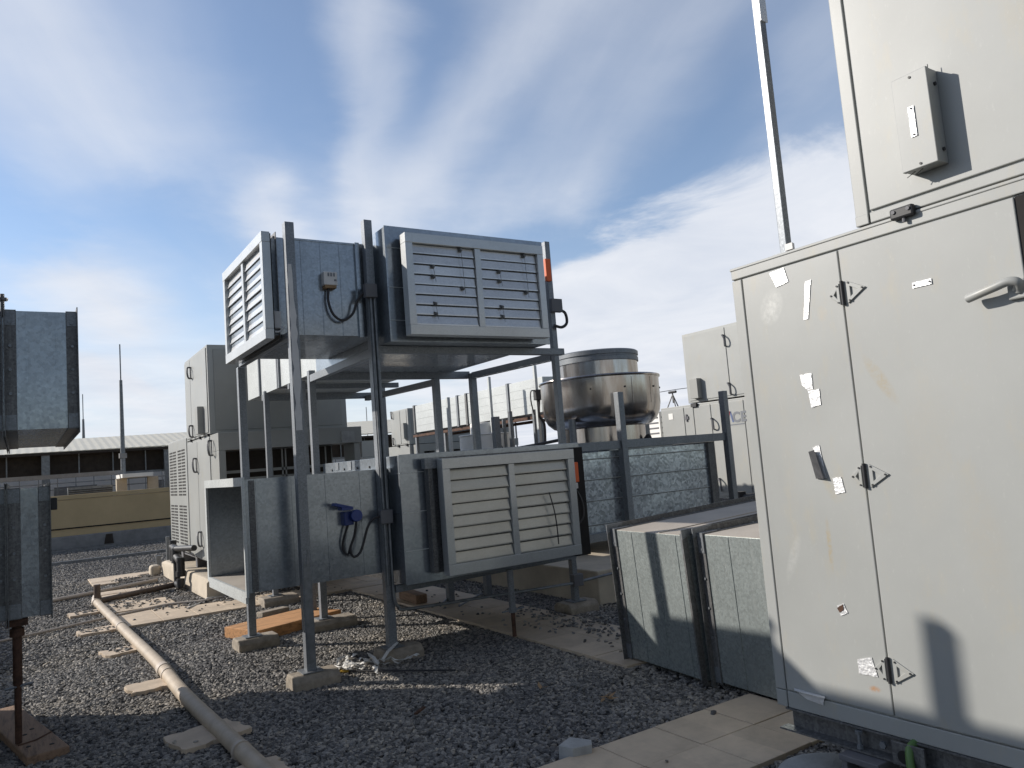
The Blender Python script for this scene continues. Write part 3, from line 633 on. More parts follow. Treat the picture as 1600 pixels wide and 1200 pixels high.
MB().tube(arc([(4.44, 5.86, 1.27), (4.50, 5.86, 1.15), (4.51, 5.86, 1.02), (4.46, 5.86, .95), (4.39, 5.87, .94)], 6), .012, 7).build('cable', 'cable', lp, smooth=40)
MB().box(4.40, 4.56, 5.86, 5.94, .64, 1.66).build('side_channel', 'dark', lp)
# lower side branch, open mouth to the left
lb = thing('branch_duct', 'lower galvanised side duct with an open rectangular mouth facing left', 'duct', (2.06, 6.9, .725), group='side branch ducts')
m = MB(); X0, X1, Y0, Y1, Z0, Z1 = 1.47, 2.675, 6.2, 7.62, .725, 1.60; k = .004
m.box(X0, X1, Y0, Y0+k, Z0, Z1); m.box(X0, X1, Y1-k, Y1, Z0, Z1); m.box(X0, X1, Y0+k, Y1-k, Z1-k, Z1); m.box(X0, X1, Y0+k, Y1-k, Z0, Z0+k); m.box(X1-.3, X1-.29, Y0+k, Y1-k, Z0+k, Z1-k)
seams_vert(m, (1.56, 1.84, 2.12, 2.42, 2.58), Y0, Z0+.01, Z1-.01); m.box(1.95, 1.958, Y1-k-.006, Y1-k, Z0, Z1)
m.build('casing', 'galv_blue', lb)
MB().box(X0+.002, X1-.32, Y0+.01, Y1-.01, Z0+k+.001, Z0+k+.004).build('dusty_floor', 'dust', lb)
fl = MB(); q = .05
fl.box(X0-.02, X0, Y0-.01, Y0+.02, Z0-.03, Z1+.02); fl.box(X0-.02, X0, Y1-.03, Y1+.03, Z0-.03, Z1+.02); fl.box(X0-.02, X0, Y0+.02, Y1-.03, Z1-.05, Z1+.02); fl.box(X0-.02, X0, Y0+.02, Y1-.03, Z0-.08, Z0+.01)
fl.build('mouth_frame', 'galv_bright', lb)
MB().box(1.50, 1.545, 6.19, 6.2, .73, 1.59).build('flange', 'angle', lb)
MB().box(2.585, 2.615, 6.175, 6.2, .72, 1.6).build('flange', 'angle', lb)
so_ = MB().box(2.235, 2.315, 6.11, 6.2, 1.16, 1.27).tube([(2.325, 6.15, 1.23), (2.325, 6.06, 1.235)], .05, 16).build('blue_socket', 'blue', lb, bevel=.004, smooth=40)
MB().obox((2.215, 6.09, 1.32), (.075, 0, -.022), (0, .045, 0), (.004, 0, .012)).obox((2.24, 6.09, 1.30), (.05, 0, .0), (0, .05, 0), (0, 0, .012)).build('lid', 'blue', so_, bevel=.003)
MB().tube(arc([(2.325, 6.08, 1.2), (2.31, 6.10, 1.08), (2.275, 6.12, .97), (2.30, 6.12, .90), (2.36, 6.11, .94), (2.42, 6.09, 1.12), (2.47, 6.08, 1.19), (2.535, 6.08, 1.205)], 8), .0105, 8).build('cable', 'cable', so_, smooth=40)
MB().tube(arc([(2.28, 6.14, 1.18), (2.235, 6.16, 1.05), (2.23, 6.17, .97), (2.265, 6.16, .92), (2.285, 6.13, 1.0)], 8), .0095, 8).build('cable', 'cable', so_, smooth=40)

# concrete footing blocks
def block(x_, y_, lab, w_=.34, l=.3, h=.112, rz=0.0):
    m = MB(); c, s = math.cos(rz), math.sin(rz)
    prof = [(-l/2, -.02), (l/2, -.02), (l/2, h*.62), (l/2-.05, h), (-l/2+.05, h), (-l/2, h*.62)]
    m.prism([(x_-w_/2*c-p[0]*s, y_-w_/2*s+p[0]*c, p[1]) for p in prof], (w_*c, w_*s, 0))
    return tag(m.build('concrete_block', 'block', bevel=.012), lab, 'concrete block', 'concrete footing blocks under the stand posts')
block(1.86, 5.95, 'pitted concrete block under the front left stand post, nearest the camera', .36, .24)
block(2.66, 6.16, 'concrete block half wrapped in torn white plastic under the second front post', .36, .26)
block(4.75, 6.42, 'shaded concrete block beside the paving under the right hand front post', .36, .3)
block(1.87, 7.70, 'concrete block in front of the orange board, under the rear left post', .38, .3)
block(2.68, 7.93, 'shaded concrete block at the right end of the orange board', .5, .3)
block(2.73, 10.0, 'sunlit concrete block farthest back under the stand, on the paving', .44, .34)
m = MB().obox((2.47, 9.30, .03), (.17, .05, 0), (-.02, .06, 0), (0, 0, .035)); tag(m.build('brick', 'block', bevel=.008), 'small loose concrete brick in the gravel behind the orange board', 'brick')
m = MB().obox((2.33, 8.34, .06), (.49, .17, 0), (-.10, .27, 0), (0, 0, .055)); tag(m.build('wooden_board', 'wood_o', bevel=.008), 'thick orange timber board lying behind the rear left concrete block', 'board')
# prop under the lower plenum
pr = thing('steel_prop', 'dark adjustable prop with a rusty screw standing on the paving under the lower louvre', 'prop', (3.66, 5.90, .034), group='adjustable steel props')
MB().tube([(3.66, 5.90, .26), (3.66, 5.90, .62)], .03, 14).build('tube', 'steel', pr, smooth=40)
MB().tube([(3.66, 5.90, .036), (3.66, 5.90, .26)], .019, 12).build('screw', 'rust', pr, smooth=40)
MB().tube([(3.55, 5.90, .262), (3.77, 5.88, .272)], .007, 6).tube([(3.66, 5.9, .245), (3.66, 5.9, .285)], .036, 12).build('handle', 'steel', pr)
# bits of timber and scrap under the plenum
m = MB().obox((3.85, 8.4, .09), (.02, .28, 0), (.07, 0, 0), (0, 0, .05)); tag(m.build('timber_offcut', 'wood', bevel=.006), 'short rough timber offcut in the shade under the lower plenum', 'timber')
m = MB().tube([(3.85, 7.7, .06), (4.35, 8.3, .08)], .012, 6).tube([(4.0, 7.55, .05), (4.5, 7.9, .07)], .01, 6); tag(m.build('scrap_rod', 'conduit'), 'thin scrap conduit lying in the gravel under the lower plenum', 'rod')

# ------------------------------------------------------------------ near air handling unit on the right
ah = thing('air_handling_unit', 'large cream air handling unit filling the right edge, patched with torn foil', 'air handler', (4.0, 1.0, 0.1), group='cream air handling units')
XF = 2.992
def pan(m, y0, y1, z0, z1, x=XF, t_=.02): return m.box(x, x+t_, y0, y1, z0, z1)
m = MB().box(XF+.012, 7.6, -1.6, 2.518, .352, 2.448)
pan(m, 2.462, 2.52, .428, 2.388); pan(m, -1.6, 2.52, 2.394, 2.45); pan(m, 2.462, 2.52, .35, .424); pan(m, -1.6, 2.456, .35, .424)
m.box(XF-.004, 7.6, -1.6, 2.524, 2.438, 2.452)
lc = m.build('lower_casing', 'cream_near', ah, bevel=.004)
ap = pan(MB(), 1.934, 2.455, .431, 2.387).build('access_panel', 'cream_near', lc, bevel=.004)
door = pan(MB(), 1.226, 1.926, .431, 2.387, XF-.004, .024).build('door', 'cream_near', lc, bevel=.004)
pan(MB(), .42, 1.190, .431, 2.387).build('access_panel', 'cream_near', lc, bevel=.004)
MB().box(XF+.002, XF+.012, 1.192, 1.224, .431, 2.387).build('door_gap_shade', 'dark', lc)  # dark strip paints the shade in the recess beside the door
for hz in (2.196, 1.412, .617):
    h = MB(); x0 = XF-.012
    tri = lambda pts: [(x0, y, z) for y, z in pts]
    h.ring(tri([(1.904, hz+.05), (1.904, hz-.05), (1.818, hz+.004)]), tri([(1.887, hz+.022), (1.887, hz-.022), (1.855, hz+.003)]), (.008, 0, 0))
    h.ring(tri([(1.938, hz+.045), (1.938, hz-.05), (1.990, hz-.002)]), tri([(1.952, hz+.016), (1.952, hz-.02), (1.966, hz-.002)]), (.011, 0, 0))
    hg = h.build('hinge', 'cream_near', ah, bevel=.002)
    b = MB().tube([(XF-.012, 1.924, hz-.052), (XF-.012, 1.924, hz+.052)], .0075, 10)
    b.build('barrel', 'black', hg, smooth=40)
    b = MB()
    for (y, z) in ((1.832, hz+.004), (1.893, hz+.038), (1.893, hz-.038), (1.947, hz+.034), (1.947, hz-.038), (1.979, hz-.002)): b.tube([(XF-.012, y, z), (XF-.0155, y, z)], .0042, 8)
    b.build('screws', 'black', hg)
ha = [gx(1512, 467, XF-.045), gx(1530, 459, XF-.055), gx(1553, 449, XF-.058), gx(1575, 440, XF-.055), gx(1590, 441, XF-.045), gx(1592, 452, XF-.02)]
hd = MB().tube(arc(ha, 6), [.016]+[.0165]*(len(arc(ha, 6))-2)+[.02], 12).build('handle', 'cream_near', door, smooth=50)
MB().obox(gx(1590, 452, XF-.012), (.012, 0, 0), (0, .03, 0), (0, 0, .035)).build('handle_base', 'cream_near', hd, bevel=.006)
n0 = gx(1442, 443, XF); npl = MB().box(XF-.008, XF-.004, n0.y-.038, n0.y+.038, n0.z-.011, n0.z+.011).build('nameplate', 'foil', door)
m = MB()
for d in (-.031, .031): m.tube([(XF-.008, n0.y+d, n0.z), (XF-.0105, n0.y+d, n0.z)], .004, 8)
m.build('screws', 'black', npl)
# foil patches
def foil(px, lab=None, mat='foil', par=ap, dx=.002, th=-.0012, jag=True):
    P = [gx(a, b, XF-dx) for a, b in px]; Q = []
    for i, p in enumerate(P):
        q = P[(i+1) % len(P)]
        for k in range(4 if jag else 1):
            f = k/4; r = p.lerp(q, f)
            if jag and k: r = r+Vector((0, random.uniform(-.0012, .0012), random.uniform(-.0012, .0012)))
            Q.append(r)
    return MB().prism(Q, (th, 0, 0)).build('foil_patch', mat, par)
foil([(1202, 427), (1224, 418), (1232, 440), (1213, 449)])
foil([(1258, 440), (1267, 437), (1263, 498), (1256, 500)])
foil([(1250, 586), (1268, 583), (1270, 608), (1262, 610), (1253, 601)])
foil([(1263, 611), (1280, 607), (1283, 632), (1268, 637)])
foil([(1270, 699), (1280, 695), (1292, 747), (1284, 747)])
f5 = MB(); a, b, c, d = gx(1263, 706, XF-.004), gx(1272, 703, XF-.02), gx(1287, 748, XF-.022), gx(1275, 748, XF-.006); f5.add([a, b, c, d], [(0, 1, 2, 3)]); f5.build('foil_patch', 'foil_dark', ap)
foil([(1301, 747), (1314, 745), (1321, 769), (1306, 772)])
foil([(1308, 946), (1318, 943), (1325, 958), (1314, 962)]); foil([(1308, 950), (1317, 944), (1318, 953), (1312, 957)], mat='rust', dx=.0045)
foil([(1340, 1030), (1362, 1027), (1372, 1058), (1342, 1052)])
foil([(1243, 1079), (1288, 1089), (1287, 1102), (1262, 1093)], dx=.004); 
a = MB(); a.prism([gx(1241, 1075, XF-.004), gx(1289, 1088, XF-.004), gx(1289, 1091, XF-.02), gx(1242, 1079, XF-.02)], (-.002, 0, 0)); a.build('foil_patch', 'foil', ap)
# upper module
m = MB().box(XF+.012, 7.6, -1.6, 1.826, 2.456, 3.78); pan(m, 1.772, 1.83, 2.458, 3.78); pan(m, -1.6, 1.766, 2.458, 2.503); pan(m, 1.772, 1.832, 2.458, 2.503, XF-.001)
uc = m.build('upper_casing', 'cream_near', ah, bevel=.004)
pan(MB(), .3, 1.764, 2.511, 3.72, XF+.001).build('upper_panel', 'cream_near', uc, bevel=.004)
XB = XF-.078
jb = MB().box(XB, XF, 1.427, 1.562, 2.588, 2.960).box(XB-.002, XB+.02, 1.425, 1.564, 2.586, 2.962).build('wiring_box', 'cream_near', uc, bevel=.003)
lb_ = MB().box(XB-.006, XB-.002, 1.487, 1.510, 2.71, 2.83).build('label_plate', 'foil', jb)
m = MB()
for z in (2.718, 2.822): m.tube([(XB-.006, 1.498, z), (XB-.009, 1.498, z)], .004, 8)
for (y, z) in ((1.49, 2.945), (1.49, 2.60)): m.tube([(XB-.002, y, z), (XB-.005, y, z)], .005, 8)
for z in (2.64, 2.90): m.tube([(XB+.05, 1.427, z), (XB+.05, 1.421, z)], .008, 8)
m.build('screws', 'black', jb)
m = MB()
for (y, z0, z1) in ((1.44, 2.96, 2.985), (1.46, 2.96, 2.98)): m.tube([(XB+.045, y, z0), (XB+.045, y, z1)], .0015, 5)
for (y) in (1.53, 1.50): m.tube([(XB+.03, y, 2.588), (XB+.02, y+.03, 2.57)], .0015, 5)
m.build('wires', 'black', jb)
la = MB().obox((XF-.014, 1.62, 2.455), (.014, 0, 0), (0, .048, 0), (0, 0, .023)).build('latch', 'black', ah, bevel=.008)
m = MB()
for d in (-.03, .03): m.tube([(XF-.028, 1.62+d, 2.462), (XF-.033, 1.62+d, 2.462)], .008, 8)
m.tube([(XF-.014, 1.618, 2.44), (XF-.014, 1.618, 2.415)], .007, 8); m.build('bolts', 'boxgrey', la)
# base frame and spring mounts
m = MB(); m.box(3.02, 3.03, -1.6, 2.46, .262, .348); m.box(2.962, 3.02, -1.6, 2.495, .254, .262); m.box(2.985, 3.02, -1.6, 2.47, .342, .349); m.box(3.03, 5.0, 2.40, 2.41, .262, .348)
brl = m.build('base_rail', 'angle', ah)
m = MB(); m.box(2.952, 2.962, 1.80, 1.935, .254, .345); m.build('lifting_plate', 'angle', brl, bevel=.002)
MB().tube([(2.951, 1.885, .292), (2.9485, 1.885, .292)], .026, 16).build('lifting_hole', 'dark', brl)
MB().tube([(2.985, 2.10, .25), (2.985, 2.10, .335)], .008, 8).tube([(2.985, 2.10, .262), (2.985, 2.10, .278)], .014, 6).tube([(2.985, 2.10, .322), (2.985, 2.10, .336)], .016, 6).build('bolt', 'steel', brl)
MB().tube([(2.99, 1.99, .305), (2.975, 1.99, .305)], .015, 6).build('bolt', 'steel', brl)
for (yy) in (2.06, .3, -1.2):
    sm2 = MB().box(2.90, 3.06, yy-.09, yy+.09, .225, .250)
    for (dy) in (-.085, .06): sm2.box(2.91, 3.05, yy+dy, yy+dy+.028, .03, .225)
    sm2.box(2.89, 3.07, yy-.10, yy+.10, .012, .03)
    s2 = sm2.build('spring_mount', 'boxgrey', ah, bevel=.004)
    hel = [(2.975+.042*math.cos(a*.5), yy+.042*math.sin(a*.5), .035+a*.0031) for a in range(60)]
    MB().tube(hel, .0085, 7).build('spring', 'black', s2, smooth=50)
MB().tube(arc([(3.0, 1.86, .345), (2.955, 1.86, .325), (2.935, 1.85, .26), (2.93, 1.83, .15), (2.95, 1.8, .02)], 8), .016, 10).build('hose', 'green', ah, smooth=40)
pd = MB().lathe([(0, .095), (.2, .094), (.235, .085), (.25, .06), (.25, -.01)], 3.05, 2.30, 40).add([], []); tag(pd.build('concrete_pad', 'greyconc', smooth=40), 'round grey concrete pad on the paving under the near air handler', 'concrete pad')
# pole standing on the unit
po = thing('vent_pole', 'slim galvanised pole rising out of frame from the roof of the near unit', 'pole', (3.045, 2.225, 2.452))
MB().box(3.025, 3.065, 2.205, 2.245, 2.455, 4.9).build('pole', 'steel', po, bevel=.004)
MB().box(3.02, 3.07, 2.198, 2.204, 3.60, 3.72).build('clip', 'foil', po)
MB().prism([(2.99, 2.19, 2.456), (3.02, 2.20, 2.456), (3.02, 2.16, 2.456), (2.99, 2.15, 2.456)], (0, 0, .03)).build('base_clip', 'white', po)
MB().box(3.0, 3.09, 2.18, 2.27, 2.452, 2.458).build('base_plate', 'steel', po)

# ------------------------------------------------------------------ two flanged ducts lying on the paving
def ground_duct(lab, loc, length_y, rot, h=.955, w_=1.6):
    t_ = thing('flanged_duct', lab, 'duct', loc, rot, 'flanged ducts lying on the ground')
    W = WM[t_.name]
    def L(m):                                              # local -> world
        m.v = [tuple(W @ Vector(p)) for p in m.v]; return m
    m = MB().box(0, w_, 0, length_y, 0, h)
    for f in (.14, .42, .72):
        y = length_y*f; m.box(-.004, .004, y-.004, y+.004, .005, h-.005)
    L(m).build('casing', 'galv_side', t_, bevel=.002)
    m = MB().box(.002, w_, .056, length_y-.056, h, h+.003); m.box(.002, w_, length_y*.34-.004, length_y*.34+.004, h, h+.009); L(m).build('top_sheet', 'dust', t_)
    for (ya, sg) in ((0, -1), (length_y, 1)):
        m = MB(); a, b = (ya, ya+.055) if sg < 0 else (ya-.055, ya); q = .008
        m.box(-q, 0, a, b, -q, h+q); m.box(0, w_, a, b, h, h+q)
        c, d = (ya-.006, ya) if sg < 0 else (ya, ya+.006)
        m.box(-.045, 0, c, d, -.02, h+.045); m.box(0, w_, c, d, h+q, h+.045)
        f = L(m).build('flange', 'angle', t_)
        m = MB()
        for k in range(5):
            z = h*(k+.5)/5; m.tube([(-q, (a+b)/2, z), (-q-.008, (a+b)/2, z)], .009, 6)
            xx = w_*(k+.5)/5; m.tube([(xx, (a+b)/2, h+q), (xx, (a+b)/2, h+q+.008)], .009, 6)
        L(m).build('bolts', 'steel', f)
        m = MB(); m.box(-q-.004, .13, a+.002, b-.002, h+q, h+q+.005); m.box(-q-.005, -q, a+.002, b-.002, h-.12, h+q+.004); m.box(-q-.005, -q, a+.002, b-.002, 0, .10)
        m.prism([(-.046, c-.001, h+.046), (.13, c-.001, h+.046), (-.046, c-.001, h-.02)], (0, -.003 if sg < 0 else .008, 0))
        L(m).build('corner_pieces', 'steel', f)
    return t_
ground_duct('lying galvanised duct with a long post shadow on its side, nearer the stainless fan', (3.775, 3.735, .045), .86, (0, R(-3.2), R(-5)))
ground_duct('lying galvanised duct half hidden behind the near air handler', (3.745, 2.72, .05), .965, (0, R(-2.2), R(-4)))

# ------------------------------------------------------------------ left hand ducts
lu = thing('flanged_duct', 'upper galvanised duct at the left edge, its brown underside showing against the sky', 'duct', (-.2, 7.0, 2.03), group='flanged ducts at the left edge')
m = MB().box(-.42, .318, 5.47, 7.53, 2.005, 2.735); seams_vert(m, (.045, .20), 5.47, 2.01, 2.73); m.build('casing', 'galv_blue', lu)
flange_x(lu, .318, 5.47, 7.53, 2.005, 2.735, 1, .065, .03); flange_x(lu, -.075, 5.47, 7.53, 2.005, 2.735, -1, .065, .04); flange_x(lu, -.08, 5.47, 7.53, 2.005, 2.735, 1, .06, .04)
MB().tube([(-.078, 5.445, 2.70), (-.078, 5.44, 2.83)], .012, 8).tube([(-.078, 5.442, 2.79), (-.078, 5.442, 2.805)], .03, 8).build('threaded_rod', 'angle', lu)
ll = thing('flanged_duct', 'lower dark galvanised duct at the left edge, standing on a rusty prop', 'duct', (-.2, 6.6, .84), group='flanged ducts at the left edge')
m = MB().box(-.72, .165, 5.9, 7.3, .84, 1.655); seams_vert(m, (.055, .075), 5.9, .845, 1.65); m.build('casing', 'galv_blue', ll)
flange_x(ll, .165, 5.9, 7.3, .84, 1.655, 1, .07, .03); flange_x(ll, -.077, 5.9, 7.3, .84, 1.655, -1, .075, .04); flange_x(ll, -.082, 5.9, 7.3, .84, 1.655, 1, .06, .04)
MB().box(.165, .205, 5.96, 6.02, 1.50, 1.58).build('clamp', 'black', ll, bevel=.006)
pr2 = thing('steel_prop', 'rusty adjustable prop standing on a weathered plank at the left edge', 'prop', (-.03, 5.97, .06), group='adjustable steel props')
MB().tube([(-.03, 5.97, .42), (-.03, 5.97, .79)], .027, 14).tube([(-.03, 5.97, .72), (-.03, 5.97, .77)], .042, 14).build('tube', 'rust', pr2, smooth=40)
MB().tube([(-.03, 5.97, .062), (-.03, 5.97, .42)], .02, 12).build('screw', 'rust', pr2, smooth=40)
MB().tube([(-.10, 5.95, .405), (.05, 5.97, .415)], .008, 6).build('handle', 'steel', pr2)
MB().box(-.09, .03, 5.91, 6.03, .79, .832).build('head_plate', 'rust', pr2)
m = MB(); yv = Vector((-.19, .98, 0)).normalized(); xv = Vector((yv.y, -yv.x, 0)); c = Vector((-.015, 6.35, .028)); m.obox(c, xv*.115, yv*.72, (0, 0, .03))
pk = m.build('wooden_plank', 'wood', bevel=.008); tag(pk, 'cracked brown plank on the gravel under the rusty left prop', 'plank')
m = MB(); 
for (u, v) in ((-.06, -.5), (.05, -.58), (-.02, -.2), (.04, -.1)): p = c+xv*u+yv*v; m.tube([(p.x, p.y, .058), (p.x, p.y, .061)], .014, 8)
m.build('nail_holes', 'dark', pk)
m = MB(); m.tube([c+xv*-.1+yv*-.42+Vector((0, 0, .033)), c+xv*0+yv*-.40+Vector((0, 0, .033)), c+xv*.11+yv*-.30+Vector((0, 0, .033))], .005, 6); m.build('tie_wire', 'rust', pk)
# unseen equipment out of frame on the left, added and shaped for its shadows
lo = thing('plenum_box', 'unseen galvanised plenum added out of frame at the left to cast shadows', 'duct', (-1.2, 6.4, .3), group='louvred plenum boxes')
MB().box(-1.9, -.73, 4.95, 7.55, .30, 1.42).build('casing', 'galv', lo)
MB().box(-2.2, -.9, 4.6, 7.4, 1.9, 3.11).build('casing', 'galv', lo)
m = MB(); 
for (x_, y_) in ((-.86, 5.36), (-2.24, 5.0), (-2.24, 7.3)): m.box(x_-.0375, x_+.0375, y_-.0375, y_+.0375, 0, 3.43)
m.build('posts', 'steel', lo)
pl2 = MB().box(-3.2, -.72, 7.9, 14.5, 0, .50); tag(pl2.build('plinth', 'plinth', bevel=.01), 'low unseen plinth block added out of frame at the left to cast shadow', 'plinth')  # unseen box added to shade the gravel along the left edge

# ------------------------------------------------------------------ fan duct, its stand and the stainless fan
fs = thing('fan_stand', 'grey steel post and rail stand around the duct under the stainless fan', 'steel stand', (7.0, 7.46, .36))
for (x_, y_, z1) in ((6.46, 7.45, 2.34), (8.40, 7.45, 2.32), (8.40, 9.1, 2.2), (5.6, 9.1, 2.2)):
    MB().box(x_-.045, x_+.045, y_-.045, y_+.045, .362, z1).build('post', 'steel', fs, bevel=.004)
for a, b in (((5.3, 7.47, 1.67), (6.415, 7.47, 1.67)), ((6.505, 7.47, 1.675), (8.355, 7.47, 1.675)), ((5.5, 7.47, .56), (6.415, 7.47, .56)), ((6.505, 7.47, .62), (8.355, 7.47, .62)), ((8.40, 7.5, 1.675), (8.40, 9.05, 1.675))):
    MB().beam(a, b, .07, .105).build('rail', 'steel', fs, bevel=.003)
MB().box(8.36, 8.62, 7.35, 7.55, .50, .53).build('foot_plate', 'steel', fs)
fd = thing('fan_duct', 'big spangled galvanised duct box under the stainless fan', 'duct', (6.95, 8.3, .6))
m = MB().box(5.85, 8.05, 7.54, 9.08, .60, 1.60)
zz = [gy(1040, 707.8, 7.54).z, gy(1040, 738, 7.54).z, gy(1040, 769, 7.54).z, gy(960, 816, 7.54).z]
m.build('casing', 'spangle', fd, bevel=.002)
for z in zz: MB().box(5.86, 8.04, 7.528, 7.539, z-.007, z+.002).build('seam', 'angle', fd); MB().box(5.86, 8.04, 7.53, 7.539, z+.003, z+.009).build('seam', 'galv_bright', fd)  # each seam: dark strip paints its shadow line, bright strip its lit edge
MB().box(8.05, 8.17, 7.50, 9.12, .57, 1.62).build('flange', 'angle', fd); MB().box(5.72, 5.85, 7.52, 9.1, .55, 1.62).build('flange', 'angle', fd)
FX, FY = 6.86, 8.3
fan = thing('exhaust_fan', 'large round stainless steel roof exhaust fan with a bowl and a drum on top', 'fan', (FX, FY, 1.6))
def lath(prof, name, mat, par, sm=35, n=72):
    m = MB().lathe(prof, FX, FY, n); inv = wm(par).inverted(); return m.build(name, mat, par, smooth=sm)
lath([(.585, 1.70), (.585, 1.99)], 'neck', 'stainless', fan)
MB().box(FX-.66, FX+.66, FY-.66, FY+.66, 1.6, 1.70).build('curb', 'galv', fan, bevel=.004)
lath([(.50, 1.93), (.56, 1.915), (.68, 1.95), (.76, 2.02), (.805, 2.11), (.825, 2.22), (.828, 2.57), (.845, 2.575), (.85, 2.59), (.845, 2.605), (.825, 2.605), (.815, 2.57), (.8, 2.2), (.7, 2.0), (.5, 1.96)], 'bowl', 'stainless', fan)
lath([(.56, 2.1), (.56, 2.83), (.3, 2.84)], 'drum', 'stainless', fan)
lath([(.558, 2.815), (.577, 2.82), (.577, 2.872), (.566, 2.878), (.566, 2.90), (.58, 2.905), (.58, 2.955), (.562, 2.97), (.4, 2.985), (.0, 2.99)], 'lid', 'steel', fan)
m = MB()
for a in (-2.4, -1.85, -1.2, -.75): m.tube([(FX+.826*math.cos(a), FY+.826*math.sin(a), 2.42), (FX+.838*math.cos(a), FY+.838*math.sin(a), 2.42)], .012, 8)
m.build('rivets', 'black', fan)
m = MB()
for a in (-2.2, -1.72, -1.3): m.tube([(FX+.83*math.cos(a), FY+.83*math.sin(a), 2.55), (FX+.832*math.cos(a), FY+.832*math.sin(a), 2.2)], .003, 5)
m.build('seams', 'stainless', fan)
MB().tube(arc([(FX+.25, FY-.55, 1.70), (FX+.3, FY-.58, 1.76), (FX+.36, FY-.55, 1.70)], 6), .03, 8).build('gland', 'black', fan)
MB().tube([(6.1, 8.0, 1.6), (6.1, 8.0, 2.05)], .05, 10).build('drain_pipe', 'steel', fan)
pp = MB().box(5.08, 9.4, 6.45, 9.7, -.02, .355); tag(pp.build('plinth', 'plinth', bevel=.012), 'shaded concrete plinth under the stainless fan and its duct', 'plinth', 'concrete plinths')
# blue-capped cable at the third post
MB_ = MB().tube([(4.90, 6.6, 1.62), (4.90, 6.6, 1.80)], .028, 10); bb = MB_.build('blue_plug', 'blue', lp, smooth=40)
MB().tube(arc([(4.88, 6.62, 1.76), (4.75, 6.9, 1.73), (4.62, 7.3, 1.70)], 6), .018, 7).build('cable', 'cable', bb)

# ------------------------------------------------------------------ distant air handlers
def handle(par, P0, X, h=.2, dirn=1):
    """dark D handle standing off a face whose plane is x = X"""
    y, z = P0; pts = [(X, y, z+h/2), (X-.05, y, z+h/2), (X-.07, y-.05*dirn, z+h*.25), (X-.07, y-.07*dirn, z-h*.2), (X-.05, y-.05*dirn, z-h/2), (X, y, z-h/2)]
    return MB().tube(arc(pts, 3), .014, 6).tube([(X-.012, y, z-h/2), (X-.012, y, z+h/2)], .008, 6).build('handle', 'boxgrey', par)
def plate(par, X, y0, y1, z0, z1, name='panel', mat='cream', t_=.012, off=.0):
    return MB().box(X-t_-off, X, y0, y1, z0, z1).build(name, mat, par, bevel=.004)
# left unit
al_ = thing('air_handling_unit', 'cream air handling unit with slotted grilles on a plinth behind the open duct mouth', 'air handler', (3.2, 12.8, .45), group='cream air handling units')
XL = 2.265
low = MB().box(XL, 4.02, 11.36, 13.15, .47, 2.262).box(XL, 4.30, 13.16, 15.0, .50, 2.36).build('lower_casing', 'cream', al_, bevel=.006)
hood = MB().box(XL, 4.32, 10.88, 11.355, 2.02, 2.262).box(XL, XL+.09, 10.88, 11.355, .47, 2.018).box(4.2, 4.29, 10.9, 11.34, .47, 2.018).box(XL+.09, 4.2, 10.9, 11.34, .47, .56).build('intake_hood', 'cream_dark', al_, bevel=.004)
MB().box(XL+.1, 3.99, 11.33, 11.352, .56, 2.01).build('screen', 'shade', hood)  # dark sheet stands for the shade inside the open intake
m = MB()
for x_ in (2.62, 2.68, 3.05, 3.2, 3.25, 3.85): m.box(x_, x_+.02, 11.2, 11.22, .58, 2.01)
m.box(2.4, 4.1, 11.2, 11.22, 1.70, 1.74); m.box(2.4, 4.1, 11.2, 11.22, 1.60, 1.63); m.build('frame_bars', 'cream_dark', hood)
MB().box(4.0, 4.2, 10.86, 10.9, 2.03, 2.2).build('strap', 'greyconc', hood)
upc = MB().box(XL, 4.30, 11.4, 13.15, 2.28, 3.565).build('upper_casing', 'cream', al_, bevel=.006)
MB().box(XL+.08, 4.22, 11.388, 11.4, 2.33, 3.5).build('end_panel', 'cream_dark', upc, bevel=.004)
plate(upc, XL, 11.46, 12.66, 2.31, 3.53); plate(upc, XL, 12.68, 13.12, 2.31, 3.53)
plate(low, XL, 11.42, 12.3, .5, 2.23); plate(low, XL, 12.32, 13.12, .5, 2.23, 'door')
for q in ((298, 583), (301, 674)): p = gx(*q, XL-.02); handle(upc, (p.y, p.z), XL-.012, .17)
for q in ((307, 727), (315, 842), (331, 700)): p = gx(*q, XL-.02); handle(low, (p.y, p.z), XL-.012, .2)
p = gx(318, 657, XL); MB().box(XL-.1, XL, p.y-.09, p.y+.09, p.z-.2, p.z+.2).build('wiring_box', 'cream_dark', upc, bevel=.004)
m = MB()
for q in ((300, 690), (314, 688), (327, 684)): p = gx(*q, XL); m.box(XL-.03, XL, p.y-.03, p.y+.03, 2.25, 2.29)
m.build('latches', 'black', upc)
sl_ = plate(low, XL, 13.2, 14.97, .52, 2.34, 'grille_panel')
for (y0, y1) in ((13.36, 14.02), (14.2, 14.86)):
    for (z0, z1, n_) in ((1.42, 2.2, 15), (.62, 1.28, 13)):
        m = MB()
        for i in range(n_):
            z = z0+(z1-z0)*i/n_
            for a, b in ((y0, (y0+y1)/2-.03), ((y0+y1)/2+.03, y1)): m.box(XL-.0155, XL-.0115, a, b, z, z+.027)
        m.build('grille', 'dark', sl_)
m = MB()
for yy in (11.6, 12.4, 13.3, 14.6): m.box(XL+.1, XL+.3, yy-.09, yy+.09, .25, .47)
m.box(XL+.12, XL+.2, 11.0, 15.0, .40, .47)
m.build('mounts', 'boxgrey', al_)
